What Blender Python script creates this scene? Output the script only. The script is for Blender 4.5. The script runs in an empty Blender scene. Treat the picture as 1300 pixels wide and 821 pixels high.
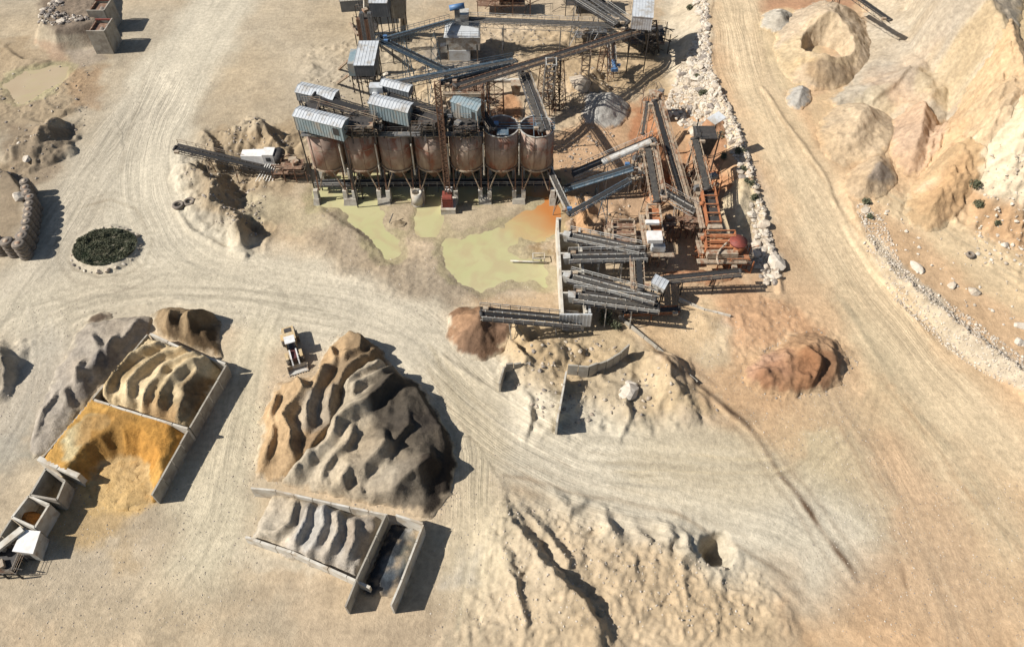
import bpy, bmesh, math, random
import numpy as np
from mathutils import Vector, Matrix
random.seed(7)
R = math.radians
scene = bpy.context.scene
COL = scene.collection

# ------------------------------------------------------------------ camera, world, sun, exposure
CAM_H, PITCH, FOC = 107.0, 50.0, 950.0          # metres, degrees below horizon, focal length in photo pixels
cam = bpy.data.objects.new('camera', bpy.data.cameras.new('camera'))
COL.objects.link(cam)
cam.location = (0, 0, CAM_H)
cam.rotation_euler = (R(90 - PITCH), 0, 0)
cam.data.sensor_width = 36
cam.data.lens = FOC / 1300 * 36
cam.data.shift_y = -45.0 / 1300
cam.data.clip_start = 1
cam.data.clip_end = 6000
scene.camera = cam
SUN_EL, SUN_AZ = 41.0, 7.0                        # elevation; the light travels towards +x, turned a little to +y
world = bpy.data.worlds.new('World'); scene.world = world; world.use_nodes = True
wn = world.node_tree.nodes; wn.clear()
sky = wn.new('ShaderNodeTexSky'); sky.sky_type = 'NISHITA'; sky.sun_disc = False
sky.sun_elevation = R(SUN_EL)
sky.altitude = 300; sky.dust_density = 1.5
bgn = wn.new('ShaderNodeBackground'); bgn.inputs[1].default_value = 0.06
out = wn.new('ShaderNodeOutputWorld')
world.node_tree.links.new(sky.outputs[0], bgn.inputs[0]); world.node_tree.links.new(bgn.outputs[0], out.inputs[0])
sun_dir = Vector((math.cos(R(SUN_EL)) * math.cos(R(SUN_AZ)), math.cos(R(SUN_EL)) * math.sin(R(SUN_AZ)), -math.sin(R(SUN_EL))))
sl = bpy.data.lights.new('sun', 'SUN'); sl.energy = 5.0; sl.angle = R(0.5); sl.color = (1.0, 0.96, 0.91)
sun = bpy.data.objects.new('sun', sl); COL.objects.link(sun)
sun.rotation_euler = sun_dir.to_track_quat('-Z', 'Y').to_euler()
sun.location = (-100, 60, 150)
to_sun = -sun_dir
sky.sun_rotation = math.atan2(to_sun.x, to_sun.y)     # Nishita: 0 = +y, clockwise
scene.view_settings.view_transform = 'Standard'
scene.view_settings.look = 'None'
scene.view_settings.exposure = 0.52
scene.view_settings.gamma = 1
scene.view_settings.use_curve_mapping = False
scene.render.engine = 'CYCLES'
scene.cycles.max_bounces = 5

# ------------------------------------------------------------------ pixel -> place
cp, sp = math.cos(R(PITCH)), math.sin(R(PITCH))
def PZ(px, py, z=0.0):
    """the point at height z seen at photo pixel (px, py)"""
    dx = (px - 650) / FOC; dy = (365.5 - py) / FOC
    d = Vector((dx, cp + dy * sp, -sp + dy * cp))
    t = (z - CAM_H) / d.z
    return Vector((d.x * t, d.y * t, z))
def zfor(y, py):
    """the height on the vertical plane at distance y that shows at pixel row py"""
    e = R(PITCH) + math.atan((py - 365.5) / FOC)
    return CAM_H - y * math.tan(e)

# ------------------------------------------------------------------ noise
def _h(ix, iy, s):
    n = (ix.astype(np.int64) * 374761393 + iy.astype(np.int64) * 668265263 + s * 1442695041) & 0x7fffffff
    n = ((n ^ (n >> 13)) * 1274126177) & 0x7fffffff
    n = ((n ^ (n >> 16)) * 668265263) & 0x7fffffff
    return (n & 0xffff) / 65535.0
def vn(x, y, s=0):
    x = np.asarray(x, float); y = np.asarray(y, float)
    ix = np.floor(x); iy = np.floor(y); fx = x - ix; fy = y - iy
    fx = fx * fx * fx * (fx * (fx * 6 - 15) + 10); fy = fy * fy * fy * (fy * (fy * 6 - 15) + 10)
    a = _h(ix, iy, s); b = _h(ix + 1, iy, s); c = _h(ix, iy + 1, s); d = _h(ix + 1, iy + 1, s)
    return (a + (b - a) * fx) * (1 - fy) + (c + (d - c) * fx) * fy
def fbm(x, y, o=4, s=0):
    x = np.asarray(x, float); y = np.asarray(y, float)
    r = 0; a = 1; t = 0
    for i in range(o):
        r = r + a * (vn(x, y, s + i * 17) * 2 - 1); t += a; a *= .5
        x, y = x * 1.62 - y * 1.18 + 11.3, x * 1.18 + y * 1.62 + 4.7
    return r / t * 1.35
def ridged(x, y, o=4, s=0):
    x = np.asarray(x, float); y = np.asarray(y, float)
    r = 0; a = 1; t = 0
    for i in range(o):
        r = r + a * (1 - np.abs(vn(x, y, s + i * 13) * 2 - 1) * 1.6); t += a; a *= .5
        x, y = x * 1.62 - y * 1.18 + 5.3, x * 1.18 + y * 1.62 + 8.1
    return r / t
def sst(a, b, v):
    t = np.clip((v - a) / (b - a), 0, 1); return t * t * (3 - 2 * t)
def seg(x, y, a, b):
    """distance to segment ab, parameter 0..1, signed side"""
    ax, ay = a[0], a[1]; bx, by = b[0] - ax, b[1] - ay
    L = bx * bx + by * by + 1e-9
    t = np.clip(((x - ax) * bx + (y - ay) * by) / L, 0, 1)
    ex = x - ax - bx * t; ey = y - ay - by * t
    return np.sqrt(ex * ex + ey * ey), t, (bx * (y - ay) - by * (x - ax)) / math.sqrt(L)
def polyd(x, y, P):
    """signed distance to polygon P, positive inside"""
    d = np.full(x.shape, 1e9); ins = np.zeros(x.shape, bool)
    n = len(P)
    for i in range(n):
        a, b = P[i], P[(i + 1) % n]
        d = np.minimum(d, seg(x, y, a, b)[0])
        if a[1] != b[1]:
            c = (a[1] > y) != (b[1] > y)
            ins ^= c & (x < (b[0] - a[0]) * (y - a[1]) / (b[1] - a[1]) + a[0])
    return np.where(ins, d, -d)
def lined(x, y, P):
    """distance to polyline, interpolated 3rd value, arc length, signed offset"""
    D = np.full(x.shape, 1e9); V = np.zeros(x.shape); S = np.zeros(x.shape); O = np.zeros(x.shape); s0 = 0
    for a, b in zip(P[:-1], P[1:]):
        d, t, o = seg(x, y, a, b)
        l = math.hypot(b[0] - a[0], b[1] - a[1]); m = d < D
        D = np.where(m, d, D); V = np.where(m, a[2] + (b[2] - a[2]) * t, V)
        S = np.where(m, s0 + t * l, S); O = np.where(m, np.sign(o) * d, O); s0 += l
    return D, V, S, O
def scarp(x, y, P, ww, we):
    """wave-shaped ridge: long rise from the west, short steep fall to the east; 3rd value = height"""
    D = np.full(x.shape, 1e9); V = np.zeros(x.shape); E = np.zeros(x.shape); S = np.zeros(x.shape); s0 = 0
    for a, b in zip(P[:-1], P[1:]):
        d, t, o = seg(x, y, a, b); m = d < D; l = math.hypot(b[0] - a[0], b[1] - a[1])
        D = np.where(m, d, D); V = np.where(m, a[2] + (b[2] - a[2]) * t, V); E = np.where(m, x - (a[0] + (b[0] - a[0]) * t), E); S = np.where(m, s0 + t * l, S); s0 += l
    w = ww + (we - ww) * sst(-.25, .25, E / (D + .3))
    return V * np.clip(1 - D / w, 0, 1) ** np.where(E > 0, 1.1, 1.7), S
def near(x, y, P, r):
    xs = [p[0] for p in P]; ys = [p[1] for p in P]
    return (x > min(xs) - r) & (x < max(xs) + r) & (y > min(ys) - r) & (y < max(ys) + r)
def G(pts, z=0.0):
    r = []
    for p in pts:
        zz = z + (p[2] if len(p) > 2 else 0)
        v = PZ(p[0], p[1], zz); r.append((v.x, v.y, p[2] if len(p) > 2 else 0.0))
    return r

# ------------------------------------------------------------------ base terrain
ROAD_Z = 5.0
def road_z(y): return ROAD_Z * sst(98, 132, y)
EMB = G([(893, -60), (893, -10), (897, 90), (912, 130), (938, 190), (963, 250)], 4.6) + G([(984, 310), (993, 350), (1000, 395)], .8)
PLATEAU = EMB + [(400, EMB[-1][1] - 6, 0), (400, 420, 0), (EMB[0][0], 420, 0)]
TERR = G([(1212, -40), (1216, 0), (1262, 35), (1300, 82), (1330, 130)], 23) + [(400, 150, 0), (400, 420, 0), (170, 420, 0)]
SHELF = G([(1078, 235), (1105, 300), (1150, 350), (1215, 405), (1300, 478), (1400, 560)], 2.5) + [(400, 60, 0), (400, 175, 0), (110, 160, 0)]
STACKP = G([(-60, 190), (-10, 205), (28, 236), (33, 262), (32, 290), (18, 306), (-60, 312)], 3.0)
RAMP = G([(50, 32), (52, 18), (68, 2), (80, -30), (122, -30), (122, 28), (95, 34), (70, 38)], 4.5)
ISLE = G([(90, 312), (98, 298), (115, 290), (140, 286), (160, 289), (173, 300), (178, 316), (168, 332), (150, 341), (125, 344), (100, 338), (90, 326)])
PONDS = [G(p) for p in (
    [(425, 222), (705, 222), (705, 250), (560, 254), (478, 250), (478, 262), (484, 275), (500, 300), (508, 320), (490, 327), (478, 307), (455, 292), (440, 275), (430, 262), (402, 262), (400, 240)],
    [(537, 246), (562, 246), (562, 270), (560, 290), (553, 300), (535, 300), (532, 280)],
    [(700, 240), (712, 262), (712, 290), (690, 300), (660, 302), (652, 316), (660, 326), (690, 330), (693, 362), (650, 358), (612, 366), (580, 352), (562, 330), (563, 300), (600, 302), (640, 290), (662, 270), (690, 255)],
    [(4, 108), (20, 94), (45, 90), (60, 84), (88, 84), (78, 100), (60, 112), (40, 124), (22, 132), (12, 122)])]
WATER_Z = -0.22
BERMS = [(G(p, z), w) for p, z, w in (
    ([(1068, 240, .6), (1100, 300, 1.2), (1140, 345, 1.6), (1190, 385, 1.8), (1240, 425, 2.0), (1300, 470, 2.2), (1380, 540, 2)], 1.2, 2.4),
    ([(965, 118, .35), (1005, 175, .35), (1045, 220, .35), (1070, 262, .4), (1105, 315, .35), (1150, 370, .3), (1205, 430, .12)], 3, .9),
    ([(785, 400, .3), (830, 440, .35), (875, 480, .4), (915, 510, .3), (950, 545, .18), (985, 595, .12), (1035, 655, .1), (1085, 730, .1)], 0, .9),
    ([(905, 100, .9), (925, 145, .9), (955, 210, 1.0), (975, 265, 1.0), (993, 320, .8), (998, 350, .6)], 4, 1.0),
    ([(690, 622, .2), (760, 640, .35), (850, 668, .4), (920, 695, .35), (985, 730, .25), (1040, 790, .2)], 0, 1.6),
    ([(300, 395, .1), (220, 380, .35), (150, 392, .35), (95, 415, .2)], 0, 1.2),
    ([(225, 262, .6), (240, 290, .7), (275, 312, .7), (310, 325, .5)], 0, 1.0),
    ([(560, 452, .3), (600, 478, .4), (650, 512, .4), (690, 545, .4), (720, 552, .3)], 0, .8),
)]
ROUGH = [(G(p), a, f, s) for p, a, f, s in (        # polygon, height, frequency, seed
    ([(228, 200), (262, 165), (320, 150), (380, 165), (390, 215), (372, 235), (330, 250), (345, 290), (338, 322), (300, 322), (250, 300), (225, 262)], 1.7, .16, 3),
    ([(612, 625), (650, 608), (700, 632), (780, 648), (860, 672), (930, 700), (1000, 745), (1040, 830), (560, 840), (590, 760), (605, 690)], .9, .42, 9),
    ([(600, 480), (640, 440), (690, 425), (760, 430), (800, 430), (850, 460), (900, 500), (935, 535), (880, 548), (760, 555), (700, 545)], .9, .2, 5),
    ([(0, 90), (40, 75), (100, 78), (125, 110), (105, 140), (40, 160), (0, 175), (-60, 150)], .45, .3, 12),
    ([(380, 60), (470, 40), (640, 20), (820, 30), (840, 120), (720, 180), (700, 250), (760, 300), (700, 200), (560, 110), (380, 120)], .8, .15, 21),
    ([(930, 360), (1000, 380), (1085, 430), (1090, 490), (1010, 515), (930, 505), (900, 440)], .5, .3, 31),
    ([(390, 250), (500, 290), (560, 300), (600, 370), (560, 400), (440, 370), (380, 310)], .3, .35, 41),
    ([(1090, 250), (1180, 240), (1310, 270), (1330, 420), (1200, 320), (1110, 290)], .5, .25, 51),
)]
SCARPS = [(G(p, z), a, b) for p, z, a, b in (
    ([(640, 632, .9), (652, 650, 2.2), (672, 682, 2.6), (700, 715, 2.8), (738, 750, 2.8), (770, 800, 2.4)], 1.5, 7, 1.6),
    ([(660, 632, .6), (680, 655, 1.2), (700, 680, 1.3), (722, 708, 1.3)], 1, 2.5, 1.2),
    ([(628, 690, .5), (645, 700, 1.3), (656, 730, 1.5), (668, 770, 1.5)], 1, 4, 1.2),
    ([(706, 622, .6), (722, 640, 1.4), (742, 633, .5)], 0, 2, 1.2), ([(772, 648, 1.0), (782, 662, 2.2), (790, 674, 1.2)], 0, 3, 1.2), ([(812, 672, .8), (826, 682, 1.6), (822, 690, .8)], 0, 2.4, 1.0),
    ([(846, 668, .8), (852, 680, 1.6)], 0, 3, 1.2), ([(872, 684, 1.2), (876, 700, 2.0), (868, 710, 1.0)], 0, 3, 1.1),
    ([(690, 545, .4), (745, 500, .5), (790, 500, .8), (800, 520, 1.2), (790, 545, .6)], 0, 4, 1.0), ([(838, 470, .8), (852, 488, 1.8), (870, 505, 1.0), (890, 520, .4)], 0, 5, 1.3),
    ([(668, 500, .5), (672, 520, 1.5), (668, 540, .8)], 0, 3.5, .9), ([(640, 425, 1.2), (655, 440, 2.2), (668, 462, 1.2)], 0, 2.5, 1.0), ([(650, 412, 1), (664, 430, 2), (684, 446, 1)], 0, 2.5, 1.2),
    ([(262, 165, 1), (275, 180, 2), (272, 200, 1.5)], 0, 4, 1.5), ([(255, 215, 1.2), (270, 235, 2.4), (268, 262, 1.6), (285, 275, 1)], 0, 4, 1.5), ([(330, 160, 1.2), (348, 178, 2.6), (362, 190, 1.5)], 0, 4, 1.5),
    ([(290, 268, 1.2), (306, 282, 2.4), (305, 305, 2.0), (312, 318, .6)], 0, 4, 1.6), ([(395, 255, .3), (420, 275, .5), (460, 300, .5), (500, 345, .3)], 0, 5, 1),
    ([(5, 60, .4), (30, 75, .9), (60, 78, .5)], 0, 5, 1.2), ([(60, 130, .4), (80, 140, 1.0), (100, 138, .5)], 0, 4, 1.2), ([(30, 150, .5), (70, 160, 1.2), (96, 158, .5)], 0, 5, 1.5), ([(0, 435, 1), (12, 455, 2.4), (10, 480, 1.6), (0, 500, 1)], 0, 3, 1.2),
)]
BUMPS = [(G([p])[0], r, h) for p, r, h in (          # single mounds and hollows: pixel, radius in metres, height
    ((916, 704), 2.6, -5.6), ((780, 712), 9, .6), ((850, 745), 9, .8), ((690, 800), 10, 1), ((622, 680), 5, .8),
    ((283, 206), 4.6, -3.2), ((297, 232), 4.5, -3.4), ((300, 256), 3.5, -2.6), ((325, 290), 3.2, -2.4), ((245, 225), 4.5, 2.2), ((272, 262), 3.5, 1.8), ((318, 170), 5, 2.4), ((345, 175), 4, 2.6), ((302, 278), 4, 1.6),
    ((306, 305), 3, 2.2), ((60, 190), 7, 3.4), ((28, 202), 5, 1.8), ((70, 178), 4, 2.4),
    ((672, 462), 5, 1.8), ((700, 452), 4, 1.7), ((690, 500), 5, 1.4), ((845, 480), 5, 2.2), ((835, 470), 3, 1.6), ((870, 500), 5, 1.3), ((648, 420), 2.5, 1.6), ((663, 430), 3, 2.2), ((797, 505), 5, .9),
    ((745, 112), 4, 4.5), ((735, 128), 3.4, 3.2), ((716, 128), 3, 2.6), ((752, 98), 3, 2.5), ((658, 100), 4, 2.6), ((560, 112), 6, 4.4), ((590, 108), 5, 4.4), ((620, 60), 6, 1.5), ((700, 62), 6, 1.8), ((535, 108), 4, 2.5),
    ((780, 270), 4, 1.4), ((742, 262), 3, 2.2), ((756, 285), 3, 2.2), ((1245, 228), 4, 2), ((10, 465), 5, 1.6), ((900, 400), 4, .8),
    ((405, 130), 5, 2.2), ((390, 190), 3, 2.4),
)]
PADS = [(G(p, z), z) for p, z in (([(500, 10), (520, -20), (420, -20), (430, 30)], 0),)]
def base_h(x, y, fine=True):
    x = np.asarray(x, float); y = np.asarray(y, float)
    sh = x.shape
    wx = x + 1.6 * fbm(x * .12, y * .12, 3, 77); wy = y + 1.6 * fbm(x * .12 + 40, y * .12, 3, 78)
    z = .10 * fbm(x * .05, y * .05, 3, 1) + (.035 * fbm(x * .5, y * .5, 3, 2) if fine else 0)
    # haul road bench behind the boulder embankment
    e = road_z(y); d = polyd(wx, wy, PLATEAU)
    z = z + e * sst(-9.0, 0.3, d)
    d = polyd(wx, wy, SHELF); z = z + 1.6 * sst(-3, 2.5, d)
    z = z + 2.6 * sst(6, 34, d) * sst(120, 95, y)
    # quarry face and the terrace above it
    m = near(x, y, TERR[:5], 60) | (x > 120)
    k = ridged(x * .09, y * .09, 5, 5); k2 = fbm(x * .35, y * .35, 4, 6)
    d = polyd(x, y, TERR)
    k3 = ridged(x * .45, y * .45, 4, 7)
    ter = 23 + d * (1.15 + 2.6 * sst(122, 140, y)) + np.where(d < 0, (k - .4) * 3.0 + k2 * .6, 0)
    st = 1.7 + .5 * np.sin(x * .11 + y * .07); q = ter / st + .6 * fbm(x * .07, y * .07, 3, 15); fr = q - np.floor(q)
    ter = ter + np.where(d < -.3, st * (sst(.25, .75, fr) - fr) * .75 + (k3 - .4) * .9, 0)
    ter = np.minimum(ter, 23 + .15 * k2)
    z = np.maximum(z, ter)
    d = polyd(wx, wy, STACKP); z = z + 3.0 * sst(-.5, .3, d)
    d = polyd(x, y, RAMP); z = z + 4.6 * sst(-3.5, .6, d) + .4 * k2 * sst(-3, 0, d)
    d = polyd(wx * .5 + x * .5, wy * .5 + y * .5, ISLE); z = z + .75 * sst(-.5, 1.5, d)
    for P, a, f, s in ROUGH:
        m = near(x, y, P, 4)
        if not m.any(): continue
        xx, yy = x[m], y[m]
        w = sst(-1.5, 4, polyd(wx[m], wy[m], P))
        n = ridged(xx * f + fbm(xx * .2, yy * .2, 2, s) * .5, yy * f, 5, s) * .75 + .25 * fbm(xx * f * 5, yy * f * 5, 3, s + 3)
        z[m] += w * a * (n + .1)
    for P, w in BERMS:
        m = near(x, y, P, 5)
        if not m.any(): continue
        D, V, S, O = lined(wx[m] * .3 + x[m] * .7, wy[m] * .3 + y[m] * .7, P)
        n = .75 + .5 * vn(x[m] * .9, y[m] * .9, 8)
        z[m] += V * n * np.clip(1 - D / w, 0, 1) ** 1.1
    for Pg, a, b in SCARPS:
        m = near(x, y, Pg, max(a, b) + 2)
        if not m.any(): continue
        h, S = scarp(x[m] * .5 + wx[m] * .5 + .5 * fbm(x[m] * .6, y[m] * .6, 3, 55), y[m] * .5 + wy[m] * .5, Pg, a, b)
        z[m] += h * (.8 + .4 * vn(S * .4, S * 0, 9))
    for c, r, h in BUMPS:
        m = near(x, y, [c], r * 1.5)
        if not m.any(): continue
        rr = np.hypot(wx[m] - c[0], (wy[m] - c[1])) / r
        rr = rr * (1 + .35 * fbm(x[m] * .35, y[m] * .35, 3, int(abs(c[0]) * 7)))
        z[m] += h * np.clip(1 - rr, 0, 1) ** .9
    for P in PONDS:
        m = near(x, y, P, 6)
        if not m.any(): continue
        d = polyd(x[m], y[m], P) + 1.3 * fbm(x[m] * .28, y[m] * .28, 5, 91)
        w = sst(-2.6, 1.6, d)
        z[m] = z[m] * (1 - w) - (.42 + .22 * fbm(x[m] * .12, y[m] * .12, 3, 92)) * w
    return z
def HH(x, y):
    return float(base_h(np.array([x]), np.array([y]))[0])
def P(px, py, up=0.0):
    """the place on the terrain seen at pixel (px, py), raised by up"""
    z = 0.0
    for i in range(14):
        v = PZ(px, py, z + up); z = .5 * z + .5 * HH(v.x, v.y)
    v = PZ(px, py, z + up); return Vector((v.x, v.y, HH(v.x, v.y) + up))

# ------------------------------------------------------------------ materials
MATS = {}
def lin(c):
    return [(v / 255 / 12.92 if v / 255 <= .04045 else ((v / 255 + .055) / 1.055) ** 2.4) for v in c]
def mat(name, c1, c2=None, scale=1.0, rough=.7, metal=0.0, bump=.0, bscale=8, contrast=(.35, .65), stretch=(1, 1, 1), c3=None, s3=.25, dust=None):
    m = bpy.data.materials.new(name); m.use_nodes = True; MATS[name] = m
    nt = m.node_tree; N = nt.nodes; L = nt.links; b = N['Principled BSDF']
    b.inputs['Roughness'].default_value = rough; b.inputs['Metallic'].default_value = metal
    tc = N.new('ShaderNodeTexCoord'); mp = N.new('ShaderNodeMapping'); mp.inputs['Scale'].default_value = stretch
    g0 = N.new('ShaderNodeNewGeometry'); L.new(g0.outputs['Position'], mp.inputs[0])
    c2 = c2 or [v * .7 for v in c1]
    def nz(sc, det=6):
        n = N.new('ShaderNodeTexNoise'); n.inputs['Scale'].default_value = sc; n.inputs['Detail'].default_value = det
        n.inputs['Roughness'].default_value = .65; L.new(mp.outputs[0], n.inputs[0]); return n
    def ramp(src, lo, hi, a, bb):
        r = N.new('ShaderNodeValToRGB'); r.color_ramp.elements[0].position = lo; r.color_ramp.elements[1].position = hi
        r.color_ramp.elements[0].color = (*a, 1); r.color_ramp.elements[1].color = (*bb, 1); L.new(src, r.inputs[0]); return r
    col = ramp(nz(scale).outputs[0], contrast[0], contrast[1], c1, c2).outputs[0]
    if c3:
        f = ramp(nz(s3, 8).outputs[0], .5, .62, (0, 0, 0), (1, 1, 1))
        mx = N.new('ShaderNodeMixRGB'); L.new(f.outputs[0], mx.inputs[0]); L.new(col, mx.inputs[1]); mx.inputs[2].default_value = (*c3, 1); col = mx.outputs[0]
    if dust:      # dust lies on faces that look up
        g = N.new('ShaderNodeNewGeometry'); s = N.new('ShaderNodeSeparateXYZ'); L.new(g.outputs['Normal'], s.inputs[0])
        n = nz(1.3, 5); ma = N.new('ShaderNodeMath'); ma.operation = 'MULTIPLY'; L.new(s.outputs[2], ma.inputs[0]); L.new(n.outputs[0], ma.inputs[1])
        r = ramp(ma.outputs[0], .5, .66, (0, 0, 0), (1, 1, 1)); mx = N.new('ShaderNodeMixRGB'); L.new(r.outputs[0], mx.inputs[0]); L.new(col, mx.inputs[1]); mx.inputs[2].default_value = (*dust, 1); col = mx.outputs[0]
    L.new(col, b.inputs['Base Color'])
    if bump:
        bn = N.new('ShaderNodeBump'); bn.inputs['Strength'].default_value = bump; bn.inputs['Distance'].default_value = .1
        L.new(nz(bscale).outputs[0], bn.inputs['Height']); L.new(bn.outputs[0], b.inputs['Normal'])
    return m
DUST = (.30, .26, .20)
mat('galv', (.20, .20, .20), (.12, .12, .115), 2, .55, .3, dust=DUST)
mat('galv_light', (.52, .51, .47), (.36, .34, .29), 1.5, .55, .15, c3=(.30, .24, .18), s3=.8)
mat('steel_blue', (.06, .10, .135), (.12, .16, .185), 1.5, .5, .2, dust=(.30, .28, .25))
mat('steel_dusty', (.40, .33, .24), (.24, .18, .12), 1.2, .8, 0, c3=(.22, .11, .06), s3=1.1)
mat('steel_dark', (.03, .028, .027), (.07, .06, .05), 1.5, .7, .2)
mat('rust_dark', (.12, .065, .04), (.20, .11, .065), 1.5, .85, 0, dust=(.30, .22, .15))
mat('rust_orange', (.36, .13, .045), (.24, .09, .04), 1.2, .85, 0, dust=(.42, .22, .11))
mat('red_paint', (.24, .05, .03), (.14, .035, .025), 2, .7)
mat('rubber', (.012, .012, .013), (.025, .023, .02), 3, .85)
mat('belt_dusty', (.03, .028, .026), (.085, .075, .06), 2, .9)
mat('concrete', (.36, .33, .27), (.26, .23, .18), .7, .9, 0, .25, 6, c3=(.22, .19, .15), s3=.5)
mat('concrete_pale', (.54, .51, .44), (.40, .36, .29), .6, .9, 0, .2, 6, c3=(.36, .30, .22), s3=.45)
mat('clad_white', (.60, .62, .62), (.50, .51, .50), .8, .45, .2, c3=(.40, .37, .32), s3=.35)
mat('clad_blue', (.20, .27, .29), (.30, .36, .37), .7, .5, .2, c3=(.36, .33, .28), s3=.5, stretch=(1, 1, .4))
mat('clad_grey', (.15, .165, .175), (.21, .22, .225), .7, .5, .2)
mat('dark_inside', (.025, .024, .023), (.04, .036, .03), 1, .9)
mat('shade_wall', (.06, .055, .05), (.12, .10, .08), .8, .9)
mat('tyre', (.045, .042, .04), (.20, .17, .13), 2.5, .95, 0, .3, 10)
mat('tyre_dusty', (.22, .18, .14), (.13, .11, .09), 2.5, .95, 0, .4, 10)
mat('yellow_paint', (.48, .35, .18), (.40, .29, .15), 1.5, .6, 0, dust=(.50, .42, .30))
mat('white_paint', (.66, .66, .64), (.52, .50, .46), 1.5, .45)
mat('maroon_paint', (.10, .03, .03), (.06, .02, .02), 2, .5)
mat('blue_motor', (.06, .14, .28), (.10, .18, .30), 2, .5, 0)
mat('glass', (.02, .03, .045), (.03, .04, .05), 2, .1)
mat('rock', (.50, .43, .33), (.34, .28, .21), .9, .95, 0, .6, 3, c3=(.30, .24, .18), s3=.5)
mat('rock_white', (.56, .50, .41), (.42, .36, .28), 1.2, .95, 0, .5, 4)
mat('rock_grey', (.30, .26, .22), (.18, .15, .12), 1.2, .95, 0, .5, 4)
mat('leaf', (.065, .085, .04), (.13, .13, .075), .6, .7)
mat('leaf_dry', (.17, .15, .09), (.09, .10, .05), .6, .8)
mat('stem', (.10, .07, .045), (.07, .05, .03), 3, .9)
mat('plastic_white', (.70, .68, .64), (.55, .52, .47), 1, .5)
# silo shells: dusty brown steel with tall pale and rust patches
def silo_mat():
    m = mat('silo_shell', (.34, .25, .195), (.21, .15, .115), .5, .92, 0, c3=(.24, .095, .055), s3=.28, stretch=(1, 1, .7))
    N = m.node_tree.nodes; L = m.node_tree.links; b = N['Principled BSDF']
    src = b.inputs['Base Color'].links[0].from_socket
    tc = N.new('ShaderNodeTexCoord'); mp = N.new('ShaderNodeMapping'); mp.inputs['Scale'].default_value = (.55, .55, .16)
    g0 = N.new('ShaderNodeNewGeometry'); L.new(g0.outputs['Position'], mp.inputs[0])
    n = N.new('ShaderNodeTexNoise'); n.inputs['Scale'].default_value = 1.3; n.inputs['Detail'].default_value = 5; L.new(mp.outputs[0], n.inputs[0])
    r = N.new('ShaderNodeValToRGB'); r.color_ramp.elements[0].position = .55; r.color_ramp.elements[1].position = .66
    r.color_ramp.elements[0].color = (0, 0, 0, 1); r.color_ramp.elements[1].color = (.8, .8, .8, 1); L.new(n.outputs[0], r.inputs[0])
    mx = N.new('ShaderNodeMixRGB'); L.new(r.outputs[0], mx.inputs[0]); L.new(src, mx.inputs[1]); mx.inputs[2].default_value = (.44, .35, .27, 1)
    L.new(mx.outputs[0], b.inputs['Base Color'])
silo_mat()
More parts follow.
